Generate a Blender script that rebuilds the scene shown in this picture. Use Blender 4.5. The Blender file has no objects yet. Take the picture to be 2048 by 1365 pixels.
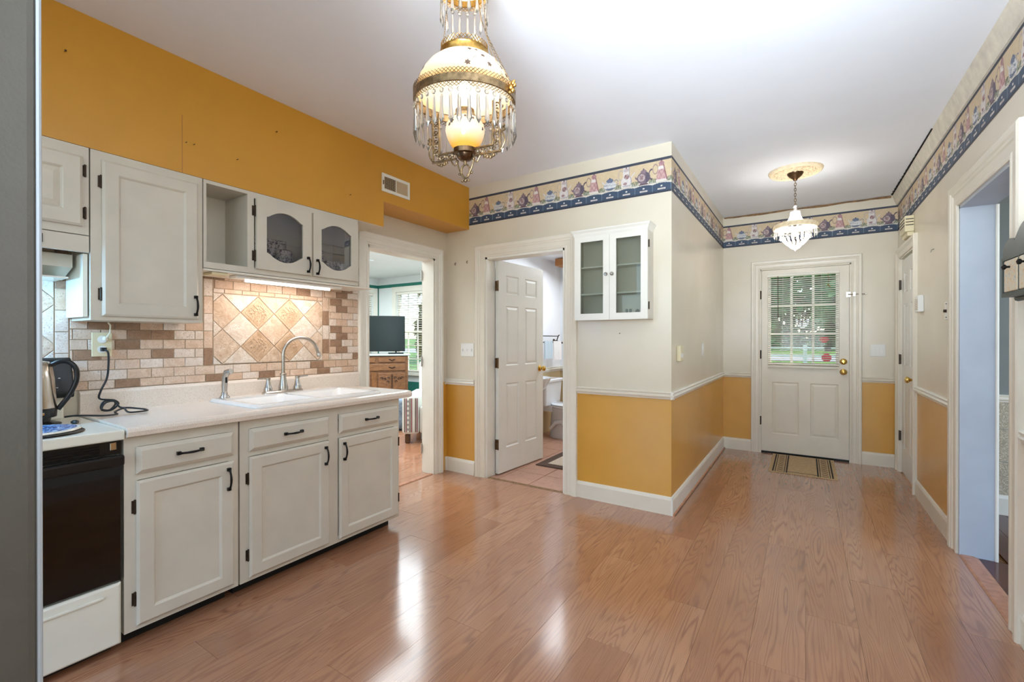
import bpy, bmesh, math, random
import numpy as np
from mathutils import Vector, Matrix
random.seed(7)
rng = np.random.default_rng(7)
SC = bpy.context.scene
COL = SC.collection
PI = math.pi

# ------------------------------------------------------------------ camera
cam = bpy.data.cameras.new('camera'); camo = bpy.data.objects.new('camera', cam); COL.objects.link(camo)
camo.location = (0, 0, 1.23); camo.rotation_euler = (PI/2 - 0.0025, 0, 0.5736)
cam.sensor_width = 36; cam.lens = 907.53*36/2048; cam.clip_start = 0.05; cam.clip_end = 200
SC.camera = camo
# ------------------------------------------------------------------ colour management
SC.view_settings.view_transform = 'Standard'; SC.view_settings.look = 'None'
SC.view_settings.exposure = 0.12; SC.view_settings.gamma = 1.0; SC.view_settings.use_curve_mapping = False
# ------------------------------------------------------------------ world
wd = bpy.data.worlds.new('world'); SC.world = wd; wd.use_nodes = True
nt = wd.node_tree; nt.nodes.clear()
sky = nt.nodes.new('ShaderNodeTexSky'); sky.sky_type = 'NISHITA'; sky.sun_disc = False
sky.sun_elevation = math.radians(48); sky.sun_rotation = math.radians(60)
bg = nt.nodes.new('ShaderNodeBackground'); bg.inputs[1].default_value = 0.8
wo = nt.nodes.new('ShaderNodeOutputWorld')
nt.links.new(sky.outputs[0], bg.inputs[0]); nt.links.new(bg.outputs[0], wo.inputs[0])

def lamp(name, kind, loc, energy, color=(1, 1, 1), size=0.1, size_y=None, target=None, spread=None):
    l = bpy.data.lights.new(name, kind); l.energy = energy; l.color = color
    if kind == 'AREA':
        l.size = size
        if size_y: l.shape = 'RECTANGLE'; l.size_y = size_y
        if spread: l.spread = spread
    elif kind == 'POINT': l.shadow_soft_size = size
    elif kind == 'SUN': l.angle = size
    o = bpy.data.objects.new(name, l); COL.objects.link(o); o.location = loc
    if target is not None:
        d = Vector(target) - Vector(loc); o.rotation_euler = d.to_track_quat('-Z', 'Y').to_euler()
    return o
lamp('sun', 'SUN', (5, 5, 10), 5, (1, .95, .85), 0.02, target=(5-6, 5-2.0, 10-7.5))
# added soft fill lights behind and beside the camera, standing in for daylight
lamp('window_light_behind', 'AREA', (-0.2, -1.75, 1.55), 5, (.93, .97, 1), 1.7, 1.5, target=(-0.75, 3.3, 1.2))
lamp('window_light_side', 'AREA', (0.72, 0.3, 1.5), 21, (.88, .95, 1), 1.2, 1.4, target=(-2.6, 1.3, 1.1))  # added fill at the right wall, brightens the cabinets
lamp('flash_bounce', 'AREA', (-0.05, -0.35, 1.35), 30, (.74, .87, 1), 0.8, 0.8, target=(-0.15, 2.3, 2.85), spread=1.3)
lamp('flash_overhead', 'AREA', (-0.05, 0.35, 1.95), 9, (.82, .91, 1), 0.9, 0.5, target=(-0.1, 0.9, 2.85), spread=2.6)
lamp('living_room_window_light', 'AREA', (-5.0, 3.6, 2.34), 210, (.86, .95, 1), 3.4, 3.4, target=(-5.0, 3.6, 0))  # added panel below the ceiling, stands in for daylight from the windows
lamp('bathroom_light', 'AREA', (-1.85, 4.9, 2.25), 34, (.86, .93, 1), 1.5, 1.2, target=(-1.8, 4.5, 0))
lamp('side_room_light', 'AREA', (2.4, 2.9, 1.5), 19, (.84, .92, 1), 1.3, 1.6, target=(-0.786, 3.7, 1.3))  # added out of view, brightens the hall wall through the opening
lamp('hood_light', 'POINT', (-2.66, 0.26, 1.44), 11.0, (.26, .60, 1), 0.03)

# dims
H = 2.62; XL = -2.852; XS = -2.581; YA = 3.273; XB = -0.786; YC = 5.653; XR = 0.744
XF = -2.26; YN = -1.9; ZS = 2.238; ZB0, ZB1 = 2.2734, 2.5211; ZR0, ZR1 = .811, .862; ZBB = .128

# ------------------------------------------------------------------ materials
def srgb(r, g, b):
    f = lambda c: (c/255/12.92) if c/255 <= .04045 else ((c/255+.055)/1.055)**2.4
    return (f(r), f(g), f(b), 1)
MATS = {}
class NT:
    def __init__(s, name):
        m = bpy.data.materials.new(name); m.use_nodes = True; s.m = m; s.t = m.node_tree; s.n = s.t.nodes
        s.b = s.n['Principled BSDF']; s.out = s.n['Material Output']
    def add(s, typ, **kw):
        n = s.n.new(typ)
        for k, v in kw.items(): setattr(n, k, v)
        return n
    def link(s, a, b): s.t.links.new(a, b)
    def math(s, op, a, b=None, c=None):
        n = s.add('ShaderNodeMath', operation=op)
        for i, v in enumerate((a, b, c)):
            if v is None: continue
            if isinstance(v, (int, float)): n.inputs[i].default_value = v
            else: s.link(v, n.inputs[i])
        return n.outputs[0]
    def mix(s, fac, a, b, mode='MIX'):
        n = s.add('ShaderNodeMix', data_type='RGBA', blend_type=mode)
        for i, v in ((0, fac), (6, a), (7, b)):
            if isinstance(v, (int, float)): n.inputs[i].default_value = v
            elif isinstance(v, tuple): n.inputs[i].default_value = v
            else: s.link(v, n.inputs[i])
        return n.outputs[2]
    def noise(s, scale, detail=3, vec=None, rough=.5, dist=0):
        n = s.add('ShaderNodeTexNoise'); n.inputs['Scale'].default_value = scale; n.inputs['Detail'].default_value = detail
        n.inputs['Roughness'].default_value = rough; n.inputs['Distortion'].default_value = dist
        if vec is not None: s.link(vec, n.inputs['Vector'])
        return n.outputs['Fac']
    def ramp(s, fac, stops):
        n = s.add('ShaderNodeValToRGB'); e = n.color_ramp.elements
        while len(e) < len(stops): e.new(.5)
        for i, (p, c) in enumerate(stops): e[i].position = p; e[i].color = c
        s.link(fac, n.inputs[0]); return n.outputs[0]
    def vec(s, x=1, y=1, z=1, src='Object', rnd=0):
        tc = s.add('ShaderNodeTexCoord'); mp = s.add('ShaderNodeMapping'); mp.inputs['Scale'].default_value = (x, y, z)
        v = tc.outputs[src] if src in ('Object', 'Generated') else s.add('ShaderNodeNewGeometry').outputs['Position']
        s.link(v, mp.inputs['Vector'])
        if rnd:
            oi = s.add('ShaderNodeObjectInfo'); va = s.add('ShaderNodeVectorMath', operation='SCALE')
            cx = s.add('ShaderNodeCombineXYZ')
            s.link(s.math('MULTIPLY', oi.outputs['Random'], 37.0*rnd), cx.inputs[0]); s.link(s.math('MULTIPLY', oi.outputs['Random'], 91.0*rnd), cx.inputs[1]); s.link(s.math('MULTIPLY', oi.outputs['Random'], 53.0*rnd), cx.inputs[2])
            s.link(cx.outputs[0], mp.inputs['Location'])
        return mp.outputs[0]
    def bump(s, h, strength=.2, dist=.002):
        n = s.add('ShaderNodeBump'); n.inputs['Strength'].default_value = strength; n.inputs['Distance'].default_value = dist
        s.link(h, n.inputs['Height']); s.link(n.outputs[0], s.b.inputs['Normal'])
    def setc(s, c): 
        if isinstance(c, tuple): s.b.inputs['Base Color'].default_value = c
        else: s.link(c, s.b.inputs['Base Color'])

def simple(name, rgb, rough=.5, metal=0, var=.04, vscale=6, bump=0, bscale=60, spec=.5, trans=0, ior=1.45, coat=0, emit=None, emit_s=0, alpha=1):
    k = NT(name); c = srgb(*rgb)
    if var:
        f = k.noise(vscale, 3, k.vec(src='Position'))
        d = tuple(max(0, x*(1-var*2)) for x in c[:3])+(1,); l = tuple(min(1, x*(1+var)) for x in c[:3])+(1,)
        k.setc(k.ramp(f, [(.3, d), (.7, l)]))
    else: k.setc(c)
    k.b.inputs['Roughness'].default_value = rough; k.b.inputs['Metallic'].default_value = metal
    k.b.inputs['Specular IOR Level'].default_value = spec
    k.b.inputs['Transmission Weight'].default_value = trans; k.b.inputs['IOR'].default_value = ior
    k.b.inputs['Coat Weight'].default_value = coat; k.b.inputs['Alpha'].default_value = alpha
    if emit: k.b.inputs['Emission Color'].default_value = srgb(*emit); k.b.inputs['Emission Strength'].default_value = emit_s
    if bump: k.bump(k.noise(bscale, 3, k.vec(src='Position')), bump)
    MATS[name] = k.m; return k.m

CREAM = (220, 208, 186); YEL = (212, 154, 52)
simple('wall_cream', CREAM, .38, bump=.12, bscale=120, var=.02, vscale=2)
simple('yellow_paint', YEL, .36, bump=.15, bscale=90, var=.03, vscale=2.5)
simple('ceiling_paint', (240, 242, 247), .7, bump=.1, var=.015, vscale=2)
simple('trim_white', (238, 235, 224), .28, var=.02, bump=.03)
simple('trim_worn', (232, 224, 207), .3, var=.02, bump=.05)
simple('door_white', (234, 233, 226), .3, var=.015, bump=.03)
simple('cab_paint', (213, 206, 191), .38, var=.035, vscale=5, bump=.18, bscale=45)
simple('cab_inside', (205, 196, 180), .6, var=.03)
simple('white_enamel', (238, 236, 222), .18, var=.02)
simple('black_glass', (7, 6, 7), .05, var=0, spec=.6)
simple('black_plastic', (18, 18, 20), .3, var=0)
simple('black_metal', (28, 26, 26), .38, metal=.6, var=.2)
simple('bronze_hinge', (70, 58, 48), .42, metal=.7, var=.2, vscale=50)
simple('toe_black', (14, 12, 11), .7, var=0)
simple('nickel', (190, 186, 180), .26, metal=1, var=.03)
simple('chrome', (225, 225, 225), .10, metal=1, var=0)
simple('steel', (200, 192, 180), .2, metal=1, var=.04)
simple('brass', (212, 178, 100), .18, metal=1, var=.05)
simple('antique_brass', (150, 126, 94), .42, metal=1, var=.25, vscale=60, bump=.2, bscale=200)
simple('dark_bronze', (112, 88, 66), .3, metal=1, var=.2, vscale=40)
simple('gold_filigree', (196, 156, 88), .3, metal=1, var=.15, vscale=80)
simple('sink_white', (246, 244, 240), .1, var=0)
simple('porcelain', (228, 231, 236), .08, var=0)
simple('ivory_plastic', (226, 214, 178), .3, var=0)
simple('white_plastic', (240, 240, 236), .3, var=0)
simple('grout', (196, 176, 152), .8, var=.05)
simple('fridge_side', (72, 68, 61), .5, var=.04, vscale=30, bump=.15, bscale=260)
simple('fridge_edge', (150, 155, 160), .3, var=0)
simple('tv_black', (6, 26, 28), .2, var=0)
simple('teal', (40, 120, 105), .6, var=.05)
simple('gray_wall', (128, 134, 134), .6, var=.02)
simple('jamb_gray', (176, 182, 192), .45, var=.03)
simple('living_wall', (232, 238, 238), .6, var=.01)
simple('bath_wall', (238, 240, 244), .4, var=.01)
simple('bath_beige', (196, 176, 138), .5, var=.03)
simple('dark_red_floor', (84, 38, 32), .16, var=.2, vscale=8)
simple('gypsum', (246, 226, 190), .5, var=.06, vscale=30, bump=.3, bscale=60)
simple('ceiling_strip', (226, 218, 200), .7, var=.08, vscale=14, bump=.5, bscale=30)
simple('raw_edge', (140, 108, 74), .8, var=.2, vscale=30)
simple('crack_black', (20, 16, 14), .9, var=0)
simple('grass', (92, 128, 52), .9, var=.25, vscale=3)
simple('bark', (80, 66, 52), .9, var=.2)
simple('road', (150, 150, 146), .9, var=.05)
simple('rack_green', (62, 72, 70), .4, var=.1, vscale=12)
simple('blind_white', (236, 232, 220), .45, var=0)
simple('towel', (242, 240, 240), .95, var=.02, bump=.5, bscale=400)
simple('towel_blue', (198, 216, 228), .95, var=.02, bump=.5, bscale=400)
simple('rug_brown', (92, 74, 64), .95, var=.15, vscale=60, bump=.6, bscale=300)
simple('rug_cream', (206, 190, 172), .95, var=.08, vscale=60, bump=.6, bscale=300)
simple('mat_beige', (196, 170, 132), .95, var=.1, vscale=50, bump=.6, bscale=300)
simple('mat_black', (38, 34, 32), .95, var=.1, bump=.6, bscale=300)
simple('leaf_brown', (98, 76, 64), .7, var=.2, vscale=90)
simple('leaf_green', (70, 112, 50), .7, var=.35, vscale=1.2)
simple('leaf_autumn', (168, 142, 92), .7, var=.35, vscale=1.2)
simple('black_rubber', (30, 36, 40), .4, var=0)
simple('cord_white', (232, 226, 206), .4, var=0)
simple('sticker_red', (214, 70, 78), .5, var=0)
simple('sticker_gray', (120, 122, 124), .5, var=0)
simple('threshold_wood', (186, 132, 104), .25, var=.12, vscale=30)
simple('soot_stain', (150, 122, 84), .7, var=.2)
simple('armchair_cloth', (206, 206, 198), .95, var=.03, bump=.3, bscale=200)
simple('stripe_red', (120, 44, 60), .95, var=.1)
simple('carpet_blue', (110, 124, 138), .95, var=.2, vscale=20, bump=.5)
simple('oak_dark', (128, 84, 48), .35, var=.25, vscale=10)
simple('oak_carve', (74, 46, 26), .45, var=.2)
simple('marble_gray', (176, 186, 182), .2, var=.06)
simple('amber_wood', (176, 116, 62), .5, var=.1)
simple('dark_bottle', (30, 30, 32), .2, var=0)
simple('grille_dark', (58, 40, 24), .7, var=0)
simple('grille_tan', (196, 174, 140), .6, var=.02)
simple('tube', (255, 250, 240), .4, var=0, emit=(255, 246, 236), emit_s=4)
simple('bulb', (255, 240, 210), .4, var=0, emit=(255, 240, 215), emit_s=6)

# glass for panes: thin, mostly clear
def glass_mat(name, tint=(1, 1, 1, 1), rough=0.0, refl=.12):
    k = NT(name); k.n.remove(k.b)
    tr = k.add('ShaderNodeBsdfTransparent'); tr.inputs[0].default_value = tint
    gl = k.add('ShaderNodeBsdfGlossy'); gl.inputs['Roughness'].default_value = rough
    lw = k.add('ShaderNodeLayerWeight'); lw.inputs[0].default_value = .35
    mx = k.add('ShaderNodeMixShader'); k.link(k.math('MULTIPLY', lw.outputs['Fresnel'], refl*5), mx.inputs[0])
    k.link(tr.outputs[0], mx.inputs[1]); k.link(gl.outputs[0], mx.inputs[2]); k.link(mx.outputs[0], k.out.inputs[0]); MATS[name] = k.m
glass_mat('pane_glass', (.97, .98, .98, 1), refl=.03); glass_mat('smoky_glass', (.90, .90, .92, 1), refl=.16); glass_mat('cab_glass', (.80, .82, .80, 1), refl=.1)
# lead-crystal prisms: clear with strong facets
k = NT('crystal'); k.n.remove(k.b)
tr = k.add('ShaderNodeBsdfTransparent'); tr.inputs[0].default_value = (.93, .92, .90, 1)
gl = k.add('ShaderNodeBsdfGlossy'); gl.inputs['Roughness'].default_value = .06
tl = k.add('ShaderNodeBsdfTranslucent'); tl.inputs[0].default_value = (.95, .92, .88, 1)
m1 = k.add('ShaderNodeMixShader'); m1.inputs[0].default_value = .5; k.link(tr.outputs[0], m1.inputs[1]); k.link(tl.outputs[0], m1.inputs[2])
lw = k.add('ShaderNodeLayerWeight'); lw.inputs[0].default_value = .45
m2 = k.add('ShaderNodeMixShader'); k.link(lw.outputs['Fresnel'], m2.inputs[0]); k.link(m1.outputs[0], m2.inputs[1]); k.link(gl.outputs[0], m2.inputs[2])
k.link(m2.outputs[0], k.out.inputs[0]); MATS['crystal'] = k.m
# opal glass shades: cream top fading to amber towards a band (the glass itself is tinted so)
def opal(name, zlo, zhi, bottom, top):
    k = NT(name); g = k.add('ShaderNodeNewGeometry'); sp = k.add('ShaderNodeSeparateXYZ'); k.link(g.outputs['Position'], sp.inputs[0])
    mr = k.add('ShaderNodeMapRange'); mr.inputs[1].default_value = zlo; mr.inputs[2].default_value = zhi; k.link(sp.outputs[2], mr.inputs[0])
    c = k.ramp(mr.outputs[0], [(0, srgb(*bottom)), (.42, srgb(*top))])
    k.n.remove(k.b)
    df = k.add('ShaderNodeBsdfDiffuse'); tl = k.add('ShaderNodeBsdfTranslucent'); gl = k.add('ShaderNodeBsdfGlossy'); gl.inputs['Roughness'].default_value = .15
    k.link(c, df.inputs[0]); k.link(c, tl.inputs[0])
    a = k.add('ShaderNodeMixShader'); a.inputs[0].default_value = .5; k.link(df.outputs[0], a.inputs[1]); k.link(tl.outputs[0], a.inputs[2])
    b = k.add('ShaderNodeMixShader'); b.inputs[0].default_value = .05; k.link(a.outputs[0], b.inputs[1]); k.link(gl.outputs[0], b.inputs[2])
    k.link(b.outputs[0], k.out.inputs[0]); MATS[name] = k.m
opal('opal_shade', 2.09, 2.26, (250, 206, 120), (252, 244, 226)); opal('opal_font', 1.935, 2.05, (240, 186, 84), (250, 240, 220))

# two-tone wall paint: deep yellow below the chair rail
k = NT('two_tone'); g = k.add('ShaderNodeNewGeometry'); sp = k.add('ShaderNodeSeparateXYZ'); k.link(g.outputs['Position'], sp.inputs[0])
f = k.math('GREATER_THAN', sp.outputs[2], .835); nz = k.noise(2.2, 3, k.vec(src='Position'))
y1 = k.ramp(nz, [(.3, srgb(208, 152, 54)), (.7, srgb(218, 162, 62))]); c1 = k.ramp(nz, [(.3, srgb(217, 206, 184)), (.7, srgb(224, 214, 194))])
k.setc(k.mix(f, y1, c1)); k.b.inputs['Roughness'].default_value = .27; k.b.inputs['Specular IOR Level'].default_value = .8; k.bump(k.noise(110, 3, k.vec(src='Position')), .12); MATS['two_tone'] = k.m
# laminate oak planks
k = NT('laminate')
v = k.vec(6.0, .42, 1, rnd=1); n1 = k.noise(1.0, 2.5, v, .5, .25)
rings = k.math('SINE', k.math('MULTIPLY', n1, 240.0)); rings = k.math('MULTIPLY_ADD', rings, .5, .5); rings = k.math('MULTIPLY', k.math('POWER', rings, 3.0), k.math('MULTIPLY_ADD', k.noise(1, 2, k.vec(9, 2, 1, rnd=1)), 1.5, -.05))
fib = k.noise(1, 4, k.vec(190, 5, 1, rnd=1), .6); oi = k.add('ShaderNodeObjectInfo'); tone = k.noise(1, 2, k.vec(1.6, 1.1, 1, rnd=1))
base = k.ramp(k.math('ADD', k.math('MULTIPLY', tone, .8), k.math('MULTIPLY', oi.outputs['Random'], .28)), [(.25, srgb(158, 106, 76)), (.55, srgb(178, 126, 94)), (.85, srgb(192, 142, 108))])
k.b.inputs['Coat Weight'].default_value = .5; k.b.inputs['Coat IOR'].default_value = 1.6; k.b.inputs['Coat Roughness'].default_value = .13
c = k.mix(k.math('MULTIPLY', rings, .85), base, srgb(142, 98, 76)); c = k.mix(k.math('MULTIPLY', k.math('GREATER_THAN', fib, .56), .16), c, srgb(118, 74, 54))
k.setc(c); k.b.inputs['Specular IOR Level'].default_value = .8
r = k.ramp(fib, [(0, (.13,)*3+(1,)), (1, (.21,)*3+(1,))]); k.link(r, k.b.inputs['Roughness']); k.bump(fib, .03, .001); MATS['laminate'] = k.m
# stone tiles, colour by material, pitted
def stone(name, a, b, pit, relief=0, rough=.5):
    k = NT(name); v = k.vec(1, 1, 1, src='Position', rnd=1); n = k.noise(17, 6, v, .72, 1.0); p = k.noise(150, 4, v, .75)
    c = k.ramp(n, [(.32, srgb(*a)), (.62, srgb(*b))]); pits = k.math('GREATER_THAN', k.math('MULTIPLY_ADD', n, .35, p), .775)
    c = k.mix(k.math('MULTIPLY', pits, .6), c, srgb(*pit)); k.setc(c); k.b.inputs['Roughness'].default_value = rough
    k.bump(p, .35 + relief, .002); MATS[name] = k.m
stone('tile_sand', (202, 170, 142), (228, 206, 186), (160, 124, 96)); stone('tile_light', (210, 188, 168), (236, 224, 212), (166, 136, 110))
stone('tile_brown', (132, 102, 78), (168, 134, 108), (92, 68, 50)); stone('tile_tan', (200, 168, 140), (220, 192, 168), (150, 112, 82))
stone('travertine', (206, 184, 160), (238, 230, 220), (146, 108, 80)); stone('travertine_tan', (190, 156, 124), (230, 212, 192), (140, 100, 74)); stone('emboss', (184, 148, 114), (220, 194, 166), (150, 112, 80), .5)
stone('floor_tile', (176, 132, 112), (200, 156, 134), (150, 110, 92), rough=.35)
# speckled laminate worktop
k = NT('worktop'); v = k.vec(src='Position'); n = k.noise(420, 2, v, .6); n2 = k.noise(900, 2, v, .6)
c = k.ramp(n, [(.33, srgb(196, 172, 150)), (.42, srgb(236, 224, 210)), (.62, srgb(240, 230, 218)), (.7, srgb(212, 196, 180))]); k.setc(c)
k.b.inputs['Roughness'].default_value = .22; MATS['worktop'] = k.m
# embossed wallpaper below the rail of the side room
k = NT('damask'); v = k.vec(src='Position'); n = k.noise(22, 4, v, .6, 2.0); c = k.ramp(k.math('SINE', k.math('MULTIPLY', n, 40)), [(.3, srgb(170, 160, 140)), (.8, srgb(214, 208, 190))]); k.setc(c)
k.b.inputs['Roughness'].default_value = .6; k.bump(n, .4, .004); MATS['damask'] = k.m
# quarter-sawn oak of the dresser
k = NT('oak'); v = k.vec(2, 2, 14, src='Position'); n = k.noise(5, 4, v, .6, 1); k.setc(k.ramp(n, [(.3, srgb(88, 56, 34)), (.7, srgb(140, 96, 60))])); k.b.inputs['Roughness'].default_value = .35; MATS['oak'] = k.m
# blue willow-like print of the burner cover
k = NT('blue_print'); v = k.vec(src='Position'); n = k.noise(55, 4, v, .6, 1.2); k.setc(k.ramp(n, [(.42, srgb(20, 50, 120)), (.52, srgb(70, 140, 210)), (.62, srgb(225, 240, 250))])); k.b.inputs['Roughness'].default_value = .2; MATS['blue_print'] = k.m
# rack drawer tiles with faded print
k = NT('rack_tile'); v = k.vec(src='Position'); n = k.noise(60, 4, v, .6, 1); k.setc(k.ramp(n, [(.28, srgb(200, 150, 120)), (.42, srgb(226, 204, 168)), (.62, srgb(216, 212, 198)), (.72, srgb(170, 174, 176))])); MATS['rack_tile'] = k.m
# printed tin stored behind the cabinet glass
k = NT('tin_print'); v = k.vec(src='Position'); n = k.noise(70, 4, v, .7, 1); k.setc(k.ramp(n, [(.36, srgb(50, 60, 80)), (.46, srgb(150, 140, 136)), (.56, srgb(226, 220, 210)), (.7, srgb(170, 110, 100))])); MATS['tin_print'] = k.m
# colour-attribute print
k = NT('border_print'); a = k.add('ShaderNodeAttribute', attribute_name='print'); k.setc(a.outputs['Color']); k.b.inputs['Roughness'].default_value = .55; MATS['border_print'] = k.m
# metal filigree mesh: real lattice is built; this is its sheet
M = MATS

# ------------------------------------------------------------------ mesh builder
WPOS = {}
def setp(o, label=None, cat=None, group=None, kind=None):
    if label: o['label'] = label
    if cat: o['category'] = cat
    if group: o['group'] = group
    if kind: o['kind'] = kind
    return o
def thing(name, loc, label=None, cat=None, group=None, kind=None):
    o = bpy.data.objects.new(name, None); COL.objects.link(o); o.location = loc; o.empty_display_size = .05
    WPOS[o.name] = Vector(loc); return setp(o, label, cat, group, kind)
def place(me, name, loc, parent=None, rot=None, scale=None, **kw):
    o = bpy.data.objects.new(name, me); COL.objects.link(o); loc = Vector(loc)
    WPOS[o.name] = loc.copy()
    if parent is not None: o.parent = parent; o.location = loc - WPOS[parent.name]
    else: o.location = loc
    if rot is not None: o.rotation_euler = rot
    if scale is not None: o.scale = scale
    return setp(o, **kw)

class MB:
    def __init__(s, X=None): s.v = []; s.f = []; s.m = []; s.X = X; s.cur = 0
    def _v(s, pts):
        b = len(s.v)
        for p in pts:
            p = Vector(p); s.v.append(s.X @ p if s.X is not None else p)
        return b
    def face(s, idx): s.f.append(tuple(idx)); s.m.append(s.cur)
    def box(s, x0, x1, y0, y1, z0, z1):
        b = s._v([(x, y, z) for z in (z0, z1) for y in (y0, y1) for x in (x0, x1)])
        for q in ((0, 2, 3, 1), (4, 5, 7, 6), (0, 1, 5, 4), (2, 6, 7, 3), (0, 4, 6, 2), (1, 3, 7, 5)): s.face([b+i for i in q])
        return s
    def loft(s, rings, cap0=True, cap1=True, closed=True):
        n = len(rings[0]); bs = [s._v(r) for r in rings]
        for a, b in zip(bs, bs[1:]):
            for i in range(n if closed else n-1):
                j = (i+1) % n; s.face((a+i, a+j, b+j, b+i))
        if cap0: s.face([bs[0]+i for i in range(n)][::-1])
        if cap1: s.face([bs[-1]+i for i in range(n)])
        return s
    def rects(s, rr, cap0=True, cap1=True):   # rings of rectangles (u0,u1,v0,v1,d)
        return s.loft([[(a, c, d), (b, c, d), (b, e, d), (a, e, d)] for a, b, c, e, d in rr], cap0, cap1)
    def lathe(s, prof, c=(0, 0, 0), n=24, cap0=False, cap1=False, axis='z'):
        R = []
        for r, z in prof:
            ring = []
            for i in range(n):
                t = 2*PI*i/n; a, b = r*math.cos(t), r*math.sin(t)
                ring.append({'z': (c[0]+a, c[1]+b, c[2]+z), 'x': (c[0]+z, c[1]+a, c[2]+b), 'y': (c[0]+b, c[1]+z, c[2]+a)}[axis])
            R.append(ring)
        return s.loft(R, cap0, cap1)
    def tube(s, pts, r, n=8, caps=True):
        pts = [Vector(p) for p in pts]; R = []; up = Vector((0, 0, 1)); N = None
        for i, p in enumerate(pts):
            t = (pts[min(i+1, len(pts)-1)] - pts[max(i-1, 0)]).normalized()
            if N is None: N = t.cross(up) if abs(t.dot(up)) < .95 else t.cross(Vector((1, 0, 0)))
            N = (N - t*N.dot(t)); N.normalize(); B = t.cross(N)
            rr = r[i] if isinstance(r, (list, tuple)) else r
            R.append([p + (N*math.cos(2*PI*k/n) + B*math.sin(2*PI*k/n))*rr for k in range(n)])
        return s.loft(R, caps, caps)
    def prism(s, poly, d0, d1):                # polygon in u,v extruded along d
        return s.loft([[(u, v, d0) for u, v in poly], [(u, v, d1) for u, v in poly]])
    def ball(s, c, r, n=10, sx=1, sy=1, sz=1):
        R = []
        for j in range(1, n//2+1):
            t = PI*j/(n//2+1); R.append([(c[0]+sx*r*math.sin(t)*math.cos(2*PI*i/n), c[1]+sy*r*math.sin(t)*math.sin(2*PI*i/n), c[2]-sz*r*math.cos(t)) for i in range(n)])
        return s.loft(R)
    def build(s, name, mat, parent=None, bevel=0, smooth=None, seg=1, tri=False, mesh_only=False, origin=None, thing_=None, solidify=0, **kw):
        vs = np.array([tuple(v) for v in s.v])
        o0 = Vector(((vs[:, 0].min()+vs[:, 0].max())/2, (vs[:, 1].min()+vs[:, 1].max())/2, vs[:, 2].min())) if origin is None else Vector(origin)
        me = bpy.data.meshes.new(name)
        me.from_pydata([tuple(v - o0) for v in s.v], [], s.f)
        for m in (mat if isinstance(mat, (list, tuple)) else [mat]): me.materials.append(M[m])
        if isinstance(mat, (list, tuple)):
            for p, i in zip(me.polygons, s.m): p.material_index = i
        bm = bmesh.new(); bm.from_mesh(me)
        bmesh.ops.recalc_face_normals(bm, faces=bm.faces)
        if bevel:
            ed = [e for e in bm.edges if len(e.link_faces) == 2 and e.calc_face_angle(0) > .6]
            bmesh.ops.bevel(bm, geom=ed, offset=bevel, segments=seg, affect='EDGES', profile=.6, clamp_overlap=True)
        if smooth is not None:
            for f in bm.faces: f.smooth = True
            for e in bm.edges:
                if len(e.link_faces) == 2 and e.calc_face_angle(0) > smooth: e.smooth = False
        bm.to_mesh(me); bm.free()
        if mesh_only: return me, o0
        return place(me, name, o0, parent, **kw)

def frame(org, U, V, D): # matrix mapping local (u,v,d) to world
    m = Matrix((Vector(U), Vector(V), Vector(D))).transposed().to_4x4(); m.translation = Vector(org); return m
def FL(x): return frame((x, 0, 0), (0, 1, 0), (0, 0, 1), (1, 0, 0))      # faces +X : u=y v=z d=+x
def FA(y): return frame((0, y, 0), (1, 0, 0), (0, 0, 1), (0, -1, 0))     # faces -Y
def FR(x): return frame((x, 0, 0), (0, 1, 0), (0, 0, 1), (-1, 0, 0))     # faces -X
S = .7

# ------------------------------------------------------------------ room shell
def struct(o, label=None): o['kind'] = 'structure'; 
def wall(name, X, u0, u1, z0, z1, holes, mat, thick=.12, label=None):
    b = MB(X); us = sorted({u0, u1} | {h[0] for h in holes} | {h[1] for h in holes})
    for a, c in zip(us, us[1:]):
        zs = [(z0, z1)]
        for h in holes:
            if h[0] <= a and h[1] >= c:
                nz = []
                for p, q in zs:
                    if h[2] > p: nz.append((p, min(q, h[2])))
                    if h[3] < q: nz.append((max(p, h[3]), q))
                zs = nz
        for p, q in zs: b.box(a, c, p, q, -thick, 0)
    return b.build(name, mat, kind='structure')
DL = (2.347, 3.108, 0, 1.972)       # living room doorway in the left wall
DA = (-2.395, -1.610, 0, 1.965)     # bathroom doorway
DC = (-.415, .385, 0, 2.0)          # back door
DR1 = (4.83, 5.52, 0, 1.99)         # closet
DR2 = (2.755, 3.58, 0, 2.0)         # side room opening
wl = wall('wall_left', FL(XL), YN, YA+.12, 0, H, [DL], 'two_tone', .13)
wa = wall('wall_middle', FA(YA), XL, XB-.12, 0, H, [DA], 'two_tone')
wb = MB().box(XB-.12, XB, YA, YC, 0, H).build('wall_hall', 'two_tone', kind='structure')
wc = wall('wall_back', FA(YC), XB-.12, XR+.13, 0, H, [DC], 'two_tone')
wr = wall('wall_right', FR(XR), YN, YC, 0, H, [DR1, DR2], 'two_tone', .13)
MB().box(XL-.1, XR+.1, YN, YC+.1, H, H+.1).build('ceiling', 'ceiling_paint', kind='structure')
fl = MB().box(XL-.13, XR+.13, YN, YC+.12, -.05, -.012).build('floor', 'raw_edge', kind='structure')

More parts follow.
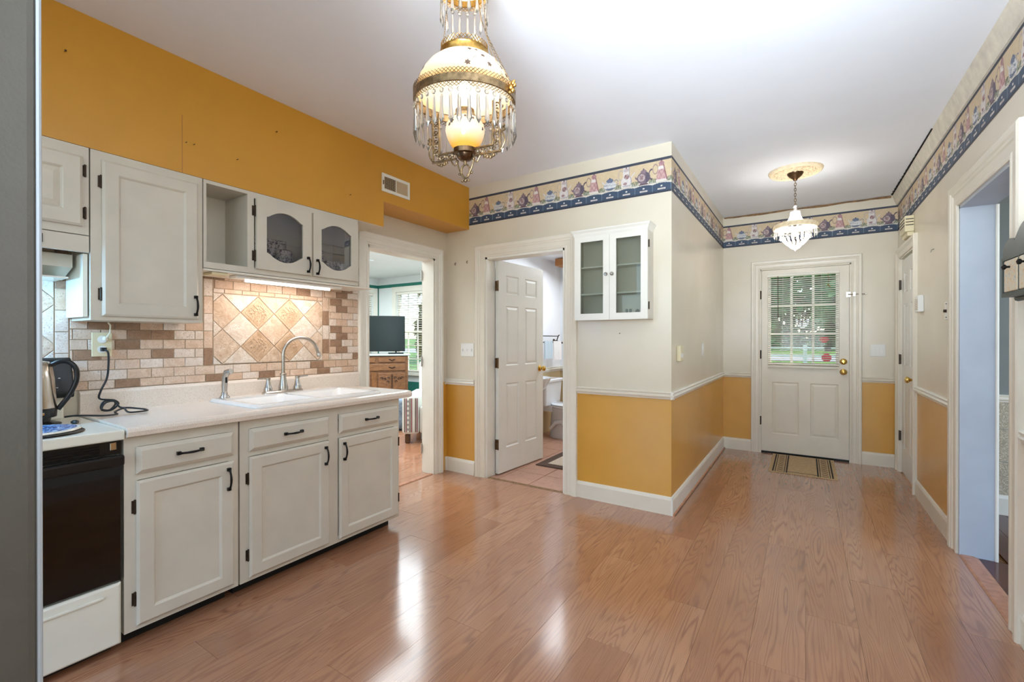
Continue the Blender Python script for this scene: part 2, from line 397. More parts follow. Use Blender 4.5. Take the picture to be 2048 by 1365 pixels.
# floor planks, one object each
PW = .19; cols = [.003+PW*i for i in range(-16, 5)]
npl = 0
def plank(x0, x1, y0, y1, parent, z=0.0, mat='laminate'):
    g = .0005
    o = MB().box(x0+g, x1-g, y0+g, y1-g, z-.012, z).build('plank', mat, parent)
    if parent is fl: o.rotation_euler = (random.uniform(-.0006, .0006), random.uniform(-.0011, .0011), 0)
    return o
for ci, c in enumerate(cols):
    x0, x1 = max(c, XL), min(c+PW, XR)
    if x1-x0 < .01: continue
    yend = YC-.001 if x0 >= XB-.02 else YA-.001
    if x0 < XB < x1: # cut at the corner
        segs = [(x0, x1, yend if x0 > XB else YA)]
    ystart = .2 if x0 > XF-.3 else .0
    if x1 < -2.33: ystart = 2.05                      # nothing shows of the floor under the cabinets
    y = -1.5 + (ci*.47 % 1.2)
    while y < yend:
        a, b = max(y, .25 if x1 > -2.33 else 2.05), min(y+1.2, yend)
        if b-a > .02:
            if x0 < XB-.02 and x1 > XB+.02 and b > YA:
                plank(x0, x1, a, min(b, YA), fl) if a < YA else None
                plank(XB, x1, max(a, YA), b, fl)
            else: plank(x0, x1, a, b, fl)
        y += 1.2
x0 = cols[0]
for xx in (XL,):
    if cols[0] > XL: plank(XL, cols[0], 2.05, YA, fl)
# near part of the floor that lies behind the picture's lower edge
MB().box(XL, XR, YN, .25, -.012, 0).build('floor_strip', 'laminate', fl)

# soffit over the kitchen cabinets (lower left, stepping up over the doorway)
so = MB()
so.box(XL, XS, YN, 2.272, 2.055, H).box(XL, XS, 2.272, YA, ZS, H)
so.build('trim_1', 'yellow_paint', kind='structure')
MB().box(XS, XS+.0008, .9975, 1.0, 2.057, 2.34).build('board_seam', 'amber_wood', bpy.data.objects['trim_1'])
MB().box(XL+.001, XS-.003, 2.047, 2.268, 2.0515, 2.0548).build('soffit_underside', 'wall_cream', bpy.data.objects['trim_1'])
# furring strip left along the right wall where the cornice came off, with the torn gap
MB().loft([[(XR-.045, y, H), (XR, y, H), (XR, y, H-.10), (XR-.012, y, H-.10)] for y in (YN, YC)]).build('trim_2', 'ceiling_strip', kind='structure')
b = MB(); pts = []
for i in range(40):
    y = 4.0+1.62*i/39; w = .004+.010*abs(math.sin(i*1.7))*(i/39); pts.append((y, w))
b.loft([[(XR-.047-w, y, H-.0015), (XR-.047+.003, y, H-.0015), (XR-.047+.003, y, H-.006-w*.4), (XR-.047-w, y, H-.004)] for y, w in pts]).build('crack', 'crack_black', bpy.data.objects['trim_2'])
b = MB(); b.loft([[(x, YC-.012-.004*math.sin(x*23), H-.004), (x, YC, H-.002), (x, YC, H-.018-.006*math.sin(x*11)), (x, YC-.006, H-.016-.005*math.sin(x*17))] for x in np.linspace(XB+.01, XR-.05, 30)]).build('trim_3', 'raw_edge', kind='structure')

# baseboards and chair rails
def extr(X, prof, u0, u1, name, mat, **kw):
    return MB(X).loft([[(u0, v, d) for d, v in prof], [(u1, v, d) for d, v in prof]]).build(name, mat, **kw)
BB = [(0, 0), (.014, 0), (.014, .105), (.010, .118), (.006, .126), (0, .128)]
RAIL = [(0, .811), (.012, .812), (.014, .822), (.022, .828), (.024, .836), (.017, .842), (.013, .848), (.02, .853), (.022, .859), (.016, .864), (0, .866)]
k_ = dict(kind='structure')
extr(FL(XL), BB, 3.245, YA, 'baseboard_left', 'trim_white', **k_); extr(FL(XL), RAIL, 3.245, YA, 'trim_4', 'trim_white', **k_)
extr(FA(YA), BB, XL, -2.515, 'baseboard_middle', 'trim_white', **k_); extr(FA(YA), RAIL, XL, -2.515, 'trim_5', 'trim_white', **k_)
extr(FA(YA), BB, -1.51, XB, 'baseboard_middle', 'trim_worn', **k_); extr(FA(YA), RAIL, -1.51, XB+.022, 'trim_6', 'trim_worn', **k_)
extr(FL(XB), BB, YA-.0145, YC, 'baseboard_hall', 'trim_white', **k_); extr(FL(XB), RAIL, YA-.022, YC, 'trim_7', 'trim_white', **k_)
extr(FA(YC), BB, XB, -.50, 'baseboard_back', 'trim_worn', **k_); extr(FA(YC), RAIL, XB, -.50, 'trim_8', 'trim_worn', **k_)
extr(FA(YC), BB, .47, XR, 'baseboard_back', 'trim_worn', **k_); extr(FA(YC), RAIL, .47, XR, 'trim_9', 'trim_worn', **k_)
extr(FR(XR), BB, 3.725, 4.745, 'baseboard_right', 'trim_worn', **k_); extr(FR(XR), RAIL, 3.725, 4.745, 'trim_10', 'trim_white', **k_)
extr(FR(XR), BB, YN, 2.66, 'baseboard_right', 'trim_white', **k_); extr(FR(XR), RAIL, YN, 2.66, 'trim_11', 'trim_white', **k_)
# quarter-round shoe along the hall
extr(FL(XB), [(.014, 0), (.026, 0), (.024, .008), (.014, .012)], YA-.014, YC, 'trim_12', 'threshold_wood', **k_)

CAS = [(0, 0), (0, .012), (.006, .016), (.014, .016), (.020, .012), (.05, .014), (.056, .020), (.066, .020), (.072, .026), (.094, .028), (.102, .022), (.102, 0)]
def casing(name, X, u0, u1, zt, mat='trim_white', w=1.0, sides=(1, 1, 1)):
    b = MB(X); P = [(t*w, d) for t, d in CAS]
    L = [[(u0-t, 0, d) for t, d in P], [(u0-t, zt+t, d) for t, d in P]]; Rr = [[(u1+t, zt+t, d) for t, d in P], [(u1+t, 0, d) for t, d in P]]
    b.loft(L+Rr); return b.build(name, mat, kind='structure')
casing('trim_13', FL(XL), DL[0], DL[1], DL[3], 'trim_white', .93)
casing('trim_14', FA(YA), DA[0], DA[1], DA[3], 'trim_worn', 1.05)
casing('trim_15', FA(YC), DC[0], DC[1], DC[3], 'trim_worn', .85)
casing('trim_16', FR(XR), DR1[0], DR1[1], DR1[3], 'trim_worn', .85)
casing('trim_17', FR(XR), DR2[0]+.02, DR2[1], DR2[3], 'trim_worn', 1.25)
def jamb(name, X, u0, u1, zt, depth, mat, t=.018):
    b = MB(X); b.box(u0, u0+t, 0, zt, -depth, .003).box(u1-t, u1, 0, zt, -depth, .003).box(u0, u1, zt-t, zt, -depth, .003); return b.build(name, mat, kind='structure')
jamb('trim_18', FL(XL), DL[0], DL[1], DL[3], .135, 'trim_white'); jamb('trim_19', FA(YA), DA[0], DA[1], DA[3], .125, 'trim_white')
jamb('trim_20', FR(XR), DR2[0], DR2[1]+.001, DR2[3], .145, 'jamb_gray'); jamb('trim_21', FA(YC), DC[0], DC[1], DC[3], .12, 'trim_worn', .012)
jamb('trim_22', FR(XR), DR1[0], DR1[1], DR1[3], .12, 'trim_worn', .012)
b = MB(); b.tube([(XR+.148, DR2[1]-.018, .0), (XR+.148, DR2[1]-.018, DR2[3]-.02)], .008, 8); b.build('bullnose_edge', 'trim_white', bpy.data.objects['trim_20'], smooth=S)

# ------------------------------------------------------------------ teapot wallpaper border (flat print, drawn numerically onto a fine grid)
def lin(c): c = np.array(c)/255.; return np.where(c <= .04045, c/12.92, ((c+.055)/1.055)**2.4)
def teapot_print(U, V):
    P = .5093; c = P/4; u = np.mod(U, P); i = np.floor(u/c).astype(int) % 4; x = np.mod(u, c)-c/2; rs = np.random.default_rng(3)
    C = np.empty(U.shape+(3,)); C[:] = (216, 190, 148)
    n1 = np.sin(U*310+np.sin(V*270)*2)*np.sin(V*330+np.sin(U*190)*2); n2 = np.sin(U*820+1.3*np.sin(V*900))*np.sin(V*760+1.7*np.sin(U*640)); n3 = np.sin(U*1500+np.sin(V*1300)*2)*np.sin(V*1400)
    C += (n1*8)[..., None]*np.array([1, 1, .8])
    def put(m, col, amp=0, nn=n2):
        C[m] = np.array(col)
        if amp: C[m] += (nn[m]*amp)[:, None]
    def el(cx, cy, rx, ry): return ((x-cx)/rx)**2+((V-cy)/ry)**2 < 1
    def ring(cx, cy, rx, ry, w): 
        q = np.sqrt(((x-cx)/rx)**2+((V-cy)/ry)**2); return np.abs(q-1) < w/min(rx, ry)
    # linen and leaves behind the pots
    sc = .066+.009*np.abs(np.cos((U)*PI/(c)*1.0+PI/2))-.007*np.abs(np.sin(U*PI/.0135))*.6
    put((V > sc) & (V < .093+.006*np.sin(U*90)), (222, 214, 196), 16, n3)
    put((np.abs(V-sc) < .0022), (236, 230, 216)); put((V > .074) & (V < .079) & (n3 > .2), (176, 150, 140))
    gm = ((np.abs(np.abs(x)-c/2) < .026) & (V > .078) & (V < .112-.25*np.abs(np.abs(x)-c/2)) & (n2 > -.25)); put(gm, (98, 116, 88), 26, n3)
    k0, k1, k2, k3 = (i == 0), (i == 1), (i == 2), (i == 3)
    X_, V_ = x, V; x = x/1.2; V = .085+(V-.085)/1.1
    # round purple pot
    put(k0 & ring(.052, .138, .020, .032, .0032), (92, 78, 92)); put(k0 & (np.abs((V-.125)-(-.9*(x+.042))) < .007) & (x < -.030) & (x > -.06), (122, 100, 112))
    body = k0 & el(0, .124, .040, .041); put(body, (126, 104, 116), 24); put(body & (x > .012) & (n2 > -.3), (88, 80, 100), 16); put(body & (el(-.012, .126, .021, .024)) & (n2 > -.2), (206, 184, 178), 30, n3); put(body & el(-.012, .128, .012, .013) & (n3 > .1), (136, 76, 82))
    put(k0 & el(0, .166, .018, .011), (140, 116, 124), 16); put(k0 & el(0, .180, .005, .006), (112, 90, 100)); put(k0 & (np.abs(x) < .024) & (V > .080) & (V < .087), (108, 80, 92))
    # tall pink pot
    w = .034-.20*(V-.09); put(k1 & ring(-.036, .165, .015, .030, .0022) & (x < -.02), (170, 140, 130)); bb = k1 & (np.abs(x) < w) & (V > .086) & (V < .192); put(bb, (188, 132, 130), 22); put(bb & (n2 > .2), (214, 178, 172), 14)
    put(bb & (V > .160) & (V < .180), (224, 214, 206), 26, n3); put(bb & (np.abs(V-.091) < .004), (222, 206, 198)); put(bb & (x > w-.006), (150, 92, 100)); put(k1 & el(0, .198, .016, .014), (176, 128, 132), 18); put(k1 & el(0, .215, .005, .006), (140, 90, 96))
    # low blue and white pot
    put(k2 & (np.abs((V-.135)-(-1.1*(x+.040))) < .006) & (x < -.030) & (x > -.055), (210, 206, 204)); put(k2 & ring(.040, .128, .014, .018, .0022), (120, 130, 150))
    b2 = k2 & el(0, .113, .041, .032); put(b2, (216, 214, 212), 8); put(b2 & (n2*n3 > .12), (82, 98, 130)); put(b2 & (V < .096), (96, 108, 134), 14); put(k2 & el(0, .148, .023, .014), (104, 116, 142), 22); put(k2 & el(0, .164, .004, .005), (60, 68, 92))
    # tall white flowered pot
    put(k3 & ring(-.034, .168, .016, .032, .0018) & (x < -.018), (186, 172, 160)); put(k3 & (np.abs((V-.15)-(1.3*(x-.036))) < .007) & (x > .026) & (x < .052), (214, 204, 196))
    w = np.where(V < .15, .033*np.sqrt(np.clip(1-((V-.118)/.046)**2, 0, 1)), .020+.0*V); w = np.maximum(w, np.where((V > .13) & (V < .192), .0215, 0)); b3 = k3 & (np.abs(x) < w) & (V > .082); put(b3, (220, 210, 204), 12)
    put(b3 & el(.002, .152, .016, .017) & (n2 > -.35), (142, 84, 86), 24, n3); put(b3 & el(-.008, .108, .012, .010) & (n3 > -.2), (150, 96, 96)); put(b3 & (x > w-.005), (170, 160, 164)); put(k3 & el(0, .196, .018, .011), (196, 178, 176), 16); put(k3 & el(0, .211, .005, .007), (150, 120, 120))
    put(k3 & el(0, .091, .024, .006), (186, 176, 178)); put(k0 & (np.abs(x) < .03) & (np.abs(V-.079) < .002), (90, 66, 80))
    x, V = X_, V_
    # spice drawers
    dm = V < np.minimum(sc, .072); put(dm, (58, 78, 104), 5); put(dm & (c/2-np.abs(x) < .0016), (120, 146, 168)); put(dm & (np.abs(V-.014) < .0014), (34, 42, 62))
    put(V < .012, (48, 54, 72)); put((np.abs(x) < .027) & (V > .024) & (V < .035), (220, 208, 196)); put((np.abs(x) < .019) & (np.abs(V-.0295) < .0022) & (n3 > -.2), (150, 128, 118)); put(el(0, .049, .0065, .0055), (226, 222, 214))
    put((V > .2290) & (np.minimum.reduce([np.ones_like(V)]) > 0), (62, 68, 84))
    return lin(np.clip((C-C.mean(-1, keepdims=True))*.82+C.mean(-1, keepdims=True)-4, 0, 255))
def border(name, X, u0, u1, parent, du=.0025, dv=.0025, phase=0, flip=1):
    nu = int(round((u1-u0)/du)); nv = int(round((ZB1-ZB0)/dv)); us = np.linspace(u0, u1, nu+1); vs = np.linspace(0, ZB1-ZB0, nv+1)
    Ug, Vg = np.meshgrid(us, vs, indexing='ij'); C = teapot_print(flip*(Ug-phase)+50*.5093, Vg)
    me = bpy.data.meshes.new(name); co = np.stack([Ug.ravel(), (Vg+ZB0).ravel(), np.full(Ug.size, .0012)], 1)
    R = np.array(X.to_3x3()); t = np.array(X.translation); co = co@R.T+t
    idx = np.arange((nu+1)*(nv+1)).reshape(nu+1, nv+1); a = idx[:-1, :-1].ravel(); b = idx[1:, :-1].ravel(); c = idx[1:, 1:].ravel(); d = idx[:-1, 1:].ravel()
    n = (X.to_3x3() @ Vector((1, 0, 0))).cross(X.to_3x3() @ Vector((0, 1, 0))).dot(X.to_3x3() @ Vector((0, 0, 1)))
    F = np.stack([a, b, c, d] if n > 0 else [d, c, b, a], 1)
    me.vertices.add(len(co)); me.vertices.foreach_set('co', co.ravel().astype(np.float32))
    me.loops.add(F.size); me.loops.foreach_set('vertex_index', F.ravel().astype(np.int32)); me.polygons.add(len(F))
    me.polygons.foreach_set('loop_start', (np.arange(len(F))*4).astype(np.int32)); me.polygons.foreach_set('loop_total', np.full(len(F), 4, np.int32)); me.update(); me.validate()
    at = me.color_attributes.new('print', 'FLOAT_COLOR', 'POINT'); at.data.foreach_set('color', np.concatenate([C.reshape(-1, 3), np.ones((len(co), 1))], 1).ravel().astype(np.float32))
    me.materials.append(M['border_print']); return place(me, name, (0, 0, 0), parent)
border('wallpaper_border', FA(YA), XS+.001, XB, wa, phase=-2.51-.0637)
border('wallpaper_border', FL(XB), YA, YC, wb, du=.004, phase=YA+.03)
border('wallpaper_border', FA(YC), XB, XR, wc, phase=XB-.13)
border('wallpaper_border', FR(XR), 1.9, YC, wr, du=.004, phase=YC, flip=-1)
# ------------------------------------------------------------------ 
def handle(name, X, u, v, L, vertical, parent, mat='black_metal'):
    b = MB(X)
    def P(s, d): return (u, v+s, d) if vertical else (u+s, v, d)
    pts = [P(L*t/2, .008+.020*(1-t*t)**.8 if abs(t) < 1 else .008) for t in np.linspace(-.92, .92, 9)]
    b.tube(pts, [.0055, .0045, .0045, .005, .0055, .005, .0045, .0045, .0055], 8)
    for s in (-1, 1):
        q = P(s*L*.46, 0); b.box(q[0]-.007, q[0]+.007, q[1]-.007, q[1]+.007, 0, .014)
    return b.build(name, mat, parent, smooth=S)
def hinge(X, u, v, parent, h=.05, w=.012, mat='bronze_hinge'):
    b = MB(X); b.box(u-w/2, u+w/2, v-h/2, v+h/2, 0, .004); b.tube([(u+w*.3, v-h*.46, .006), (u+w*.3, v+h*.46, .006)], .0045, 8)
    b.ball((u+w*.3, v-h*.5, .006), .005, 8); b.ball((u+w*.3, v+h*.5, .006), .005, 8)
    return b.build('hinge', mat, parent, smooth=S)
def cab_door(name, X, u0, u1, v0, v1, parent, fw=.055, t=.018, mat='cab_paint', raised=False):
    b = MB(X)
    rr = [(u0, u1, v0, v1, 0), (u0, u1, v0, v1, t-.007), (u0+.009, u1-.009, v0+.009, v1-.009, t), (u0+fw, u1-fw, v0+fw, v1-fw, t), (u0+fw+.004, u1-fw-.004, v0+fw+.004, v1-fw-.004, t-.003), (u0+fw+.009, u1-fw-.009, v0+fw+.009, v1-fw-.009, t-.009)]
    if raised: rr += [(u0+fw+.03, u1-fw-.03, v0+fw+.03, v1-fw-.03, t-.003)]
    b.rects(rr); return b.build(name, mat, parent)
def drawer_front(X, u0, u1, v0, v1, parent, t=.02):
    b = MB(X); b.rects([(u0, u1, v0, v1, 0), (u0, u1, v0, v1, t-.012), (u0+.016, u1-.016, v0+.016, v1-.016, t)]); return b.build('drawer', 'cab_paint', parent)

# ------------------------------------------------------------------ base cabinets
FF = FL(XF)
def base_cab(y0, y1, label, doors):
    t = thing('base_cabinet', ((XF+XL)/2, (y0+y1)/2, 0), label, 'cabinet', 'white base cabinets')
    b = MB(); e = .0015
    b.box(XL+.005, XF-.02, y0+e, y0+.018, .062, .853).box(XL+.005, XF-.02, y1-.018, y1-e, .062, .853).box(XL+.005, XF-.02, y0+.018, y1-.018, .062, .08).box(XL+.005, XL+.02, y0+.018, y1-.018, .08, .853)
    b.build('body', 'cab_paint', t)
    b = MB(FF); b.box(y0+e, y0+.045, .062, .853, -.02, 0).box(y1-.045, y1-e, .062, .853, -.02, 0)
    b.box(y0+.045, y1-.045, .062, .10, -.02, 0).box(y0+.045, y1-.045, .80, .853, -.02, 0).box(y0+.045, y1-.045, .665, .70, -.02, 0)
    if len(doors) > 1: m = (doors[0][1]+doors[1][0])/2; b.box(m-.03, m+.03, .10, .665, -.02, 0).box(m-.03, m+.03, .70, .80, -.02, 0)
    b.build('face_frame', 'cab_paint', t)
    MB().box(XL+.01, -2.33, y0+e, y1-.03, .0, .060).build('toe_kick', 'toe_black', t)
    for (a, c, hs) in doors:
        d = cab_door('door', FF, a, c, .082, .663, t); dr = drawer_front(FF, a, c, .690, .799, t)
        Fh = FL(XF+.018)
        handle('handle', Fh, (c-.028) if hs < 0 else (a+.026), .585, .098, True, d); handle('handle', FL(XF+.02), (a+c)/2, .748, .095, False, dr)
        for z in (.19, .56): hinge(FF, (a-.007) if hs < 0 else (c+.007), z, d)
    return t
base_cab(.671, 1.104, 'white base cabinet with one drawer and one door beside the black oven', [(.709, 1.079, -1)])
base_cab(1.108, 2.118, 'white two-door base cabinet below the sink at the worktop end', [(1.149, 1.586, -1), (1.653, 2.099, 1)])

# worktop with rolled edge and upstand, with a cut-out for the sink
wt = thing('kitchen_worktop', (-2.5, 1.45, .855), 'speckled cream laminate worktop with rolled front edge and low upstand', 'worktop')
SK = (-2.795, -2.285, 1.20, 2.005)
b = MB(); z0, z1 = .856, .886
b.box(-2.79+.0, -2.285-.0, 0.675, SK[2]+.03, z0, z1)
b.box(XL+.004, -2.76, .675, 2.235, z0, z1) if False else None
prof = [(-.02, z1), (.0, z1), (.014, z1-.003), (.023, z1-.010), (.026, z1-.020), (.022, z0-.008), (.012, z0-.012), (-.002, z0-.012), (-.002, z0), (-.02, z0)]
b = MB()
b.box(XL+.02, -2.27, .675, SK[2]+.03, z0, z1)
b.box(XL+.02, SK[0]+.03, SK[2]+.03, SK[3]-.03, z0, z1); b.box(SK[1]-.03, -2.27, SK[2]+.03, SK[3]-.03, z0, z1)
b.box(XL+.02, -2.27, SK[3]-.03, 2.19, z0, z1)
b.loft([[(-2.25+d, y, z) for d, z in prof] for y in (.675, 2.17)])
# rounded free end
arc = []
cx, cy, R_ = -2.27, 2.19, .046
b.build('slab', 'worktop', wt)
b = MB(); b.loft([[(-2.25+d*1.0-.0, 2.17, z) for d, z in prof]] + [[(-2.29+(.04+d)*math.cos(a), 2.17+(.05+d)*math.sin(a)*1.0, z) for d, z in prof] for a in np.linspace(.15, PI/2, 8)] + [[(XL+.03, 2.17+.05+d, z) for d, z in prof]])
b.build('end_edge', 'worktop', wt, smooth=S)
MB().loft([[(XL+.006, y, z1-.03), (XL+.034, y, z1-.03), (XL+.034, y, z1+.09), (XL+.028, y, z1+.102), (XL+.018, y, z1+.105), (XL+.006, y, z1+.105)] for y in (.679, 2.245)]).build('upstand', 'worktop', wt)

# sink: drop-in double bowl
sk = thing('kitchen_sink', (-2.54, 1.6, .886), 'white double bowl drop-in kitchen sink set in the worktop', 'sink')
def rrect(x0, x1, y0, y1, r, z, n=5):
    P = []
    for cx, cy, a0 in ((x1-r, y1-r, 0), (x0+r, y1-r, PI/2), (x0+r, y0+r, PI), (x1-r, y0+r, 1.5*PI)):
        for i in range(n+1): a = a0+PI/2*i/n; P.append((cx+r*math.cos(a), cy+r*math.sin(a), z))
    return P
b = MB(); zt = .904
# deck = outer ring with two bowls, made of lofted rims
xm = 1.57
b.loft([rrect(SK[0], SK[1], SK[2], SK[3], .035, .8865), rrect(SK[0], SK[1], SK[2], SK[3], .035, .894), rrect(SK[0]+.012, SK[1]-.012, SK[2]+.012, SK[3]-.012, .03, zt)], False, False)
bowls = [(SK[0]+.115, SK[1]-.035, SK[2]+.04, xm-.018), (SK[0]+.115, SK[1]-.035, xm+.018, SK[3]-.04)]
X0, X1, Y0, Y1 = SK[0]+.012, SK[1]-.012, SK[2]+.012, SK[3]-.012
bx0, bx1 = bowls[0][0], bowls[0][1]
for (a, c, d, e) in ((X0, bx0, Y0+.02, Y1-.02), (X0+.02, X1-.02, Y0, bowls[0][2]), (X0+.02, X1-.02, bowls[1][3], Y1), (bx1, X1, Y0+.02, Y1-.02)): b.box(a, c, d, e, zt-.010, zt)
b.box(bx0, bx1, bowls[0][3], bowls[1][2], zt-.03, zt-.012)
b.build('rim', 'sink_white', sk, smooth=.5)
for q in bowls:
    b = MB(); b.loft([rrect(q[0]-.004, q[1]+.004, q[2]-.004, q[3]+.004, .03, zt-.001), rrect(q[0]+.01, q[1]-.01, q[2]+.01, q[3]-.01, .06, zt-.03), rrect(q[0]+.03, q[1]-.03, q[2]+.03, q[3]-.03, .07, zt-.15), rrect(q[0]+.08, q[1]-.08, q[2]+.08, q[3]-.08, .05, zt-.165)], False, True)
    b.build('bowl', 'sink_white', sk, smooth=S)
    c = ((q[0]+q[1])/2, (q[2]+q[3])/2); MB().lathe([(.0, .001), (.03, .003), (.036, 0)], (c[0], c[1], zt-.165), 16).build('drain', 'chrome', sk, smooth=S)
# faucet
fc = thing('kitchen_faucet', (-2.735, 1.60, zt), 'brushed nickel gooseneck faucet with two lever handles behind the sink', 'faucet')
b = MB(); b.loft([rrect(-2.765, -2.705, 1.475, 1.73, .028, zt), rrect(-2.765, -2.705, 1.475, 1.73, .028, zt+.008), rrect(-2.76, -2.71, 1.48, 1.725, .024, zt+.013)]); b.build('base_plate', 'nickel', fc, smooth=.5)
b = MB(); b.lathe([(.027, .012), (.028, .03), (.025, .045), (.017, .085), (.016, .105), (.019, .108), (.019, .116), (.013, .12)], (-2.735, 1.603, zt), 20); b.build('neck_base', 'nickel', fc, smooth=S)
b = MB(); cy, cz, rr = 1.603+.105, zt+.235, .105
dv = Vector((.25, .97, 0)).normalized(); o_ = Vector((-2.735, 1.603, 0))
pts = [o_+Vector((0, 0, zt+z)) for z in (.115, .16, .2)] + [o_+dv*(rr-rr*math.cos(a))+Vector((0, 0, cz+rr*math.sin(a)*1.0)) for a in np.linspace(0, PI*.93, 18)]
pts += [pts[-1]+(pts[-1]-pts[-2]).normalized()*.03]
b.tube(pts, .0105, 12); e = pts[-1]; t_ = (pts[-1]-pts[-2]).normalized(); b.tube([e-t_*.012, e-t_*.008, e+t_*.012], [.0115, .014, .014], 12); b.build('spout', 'nickel', fc, smooth=S)
for s, yy in ((-1, 1.508), (1, 1.697)):
    b = MB(); b.lathe([(.024, .012), (.025, .026), (.019, .04), (.012, .072), (.011, .082), (.014, .085), (.014, .094), (.007, .098)], (-2.735, yy, zt), 18, cap1=True)
    b.tube([(-2.735, yy, zt+.09), (-2.73, yy+s*.03, zt+.091), (-2.725, yy+s*.066, zt+.094)], [.006, .0045, .0055], 8); b.build('lever_handle', 'nickel', fc, smooth=S)
sp = thing('side_sprayer', (-2.735, 1.262, zt), 'brushed nickel pull-out sprayer with black thumb button left of the faucet', 'sprayer')
b = MB(); b.lathe([(.026, .0), (.026, .006), (.017, .018), (.015, .032), (.013, .034)], (-2.735, 1.262, zt), 18); b.build('base', 'nickel', sp, smooth=S)
b = MB(); b.tube([(-2.735, 1.262, zt+.03), (-2.735, 1.262, zt+.07), (-2.733, 1.263, zt+.12), (-2.722, 1.268, zt+.142), (-2.70, 1.28, zt+.150)], [.013, .015, .0165, .018, .016], 14); b.build('wand', 'nickel', sp, smooth=S)
b = MB(); b.box(-2.7225, -2.716, 1.258, 1.269, zt+.085, zt+.118); b.build('button', 'black_plastic', sp, bevel=.002)

# ------------------------------------------------------------------ backsplash, each tile an object
bs = thing('tile_backsplash', (XL, 1.2, .98), 'travertine backsplash of small bricks around a framed diagonal panel', 'backsplash')
bs['category'] = 'backsplash'
MB().box(XL+.001, XL+.004, -.15, 2.255, .992, 1.745).build('grout', 'grout', bs)
FT = FL(XL+.004); G = .0016
def tile(poly, mat, th=.0055):
    cu = sum(p[0] for p in poly)/len(poly); cv = sum(p[1] for p in poly)/len(poly)
    def ins(p, g):
        q = []
        n = len(p)
        for i in range(n):
            a, bq, c = Vector(p[i-1]), Vector(p[i]), Vector(p[(i+1) % n]); d1 = (bq-a).normalized(); d2 = (c-bq).normalized()
            n1 = Vector((-d1.y, d1.x)); n2 = Vector((-d2.y, d2.x)); m = (n1+n2); m = m/max(m.dot(n1), .3)
            q.append(tuple(bq+m*g))
        return q
    A = sum(p[i-1][0]*p[i][1]-p[i][0]*p[i-1][1] for i in range(len(p))) if False else sum(poly[i-1][0]*poly[i][1]-poly[i][0]*poly[i-1][1] for i in range(len(poly)))
    if A < 0: poly = poly[::-1]
    b = MB(FT); th += random.uniform(-.0006, .0006)
    b.loft([[(u, v, 0) for u, v in ins(poly, G)], [(u, v, th-.0012) for u, v in ins(poly, G)], [(u, v, th) for u, v in ins(poly, G+.0014)]], cap0=False)
    return b.build('tile', mat, bs)
RH = .0492; Z0 = 1.2805   # row lines at Z0 + k*RH
dark_px = [(255, 650), (275, 665), (302, 671), (244, 690), (302, 709), (278, 690), (160, 712), (278, 765), (441, 559+0), (540, 750), (518, 752), (690, 594), (672, 606), (690, 620), (677, 659), (687, 673), (677, 687), (687, 700), (712, 712), (637, 728), (652, 743), (698, 580), (595, 584), (615, 577), (570, 573), (615, 593), (430, 757), (515, 757), (205, 655)]
TH = .5736
def pix(u, v, x):
    F = Vector((-math.sin(TH), math.cos(TH), 0)); R = Vector((math.cos(TH), math.sin(TH), 0))
    d = F+R*((u-1024)/907.53)+Vector((0, 0, 1))*((680.2-v)/907.53); t = x/d.x; return (d.y*t, 1.23+d.z*t)
darks = [pix(u, v, XL) for u, v in dark_px]
def brickmat(u0, u1, v0, v1):
    for (a, c) in darks:
        if u0 <= a <= u1 and v0 <= c <= v1: return 'tile_brown'
    r = random.random(); return 'tile_sand' if r < .42 else 'tile_light' if r < .72 else 'tile_tan'
def bricks(u0, u1, v0, v1, phase=.012, pitch=.1):
    k0 = math.floor((v0-Z0)/RH+.02); k1 = math.ceil((v1-Z0)/RH-.02)
    for k in range(k0, k1):
        a, c = max(v0, Z0+k*RH), min(v1, Z0+(k+1)*RH)
        if c-a < .008: continue
        off = phase+(.048 if k % 2 else 0); i = math.floor((u0-off)/pitch)
        while off+i*pitch < u1:
            p, q = max(u0, off+i*pitch), min(u1, off+(i+1)*pitch)
            if q-p > .010: tile([(p, a), (q, a), (q, c), (p, c)], brickmat(p, q, a, c))
            i += 1
def vstrip(u0, u1, v0, v1, darkk=()):
    z = v1; i = 0
    while z > v0+.01:
        a = max(v0, z-.0985); tile([(u0, a), (u1, a), (u1, z), (u0, z)], 'tile_brown' if i in darkk else random.choice(['tile_tan', 'tile_sand', 'tile_light'])); z = a; i += 1
def clip_poly(poly, u0, u1, v0, v1):
    for ax, lim, sg in ((0, u0, 1), (0, u1, -1), (1, v0, 1), (1, v1, -1)):
        out = []
        for i in range(len(poly)):
            a, b = poly[i-1], poly[i]; fa, fb = sg*(a[ax]-lim), sg*(b[ax]-lim)
            if (fa >= 0) != (fb >= 0):
                t = fa/(fa-fb); out.append((a[0]+(b[0]-a[0])*t, a[1]+(b[1]-a[1])*t))
            if fb >= 0: out.append(b)
        poly = out
        if len(poly) < 3: return []
    return poly
def area(p): return abs(sum(p[i-1][0]*p[i][1]-p[i][0]*p[i-1][1] for i in range(len(p))))/2
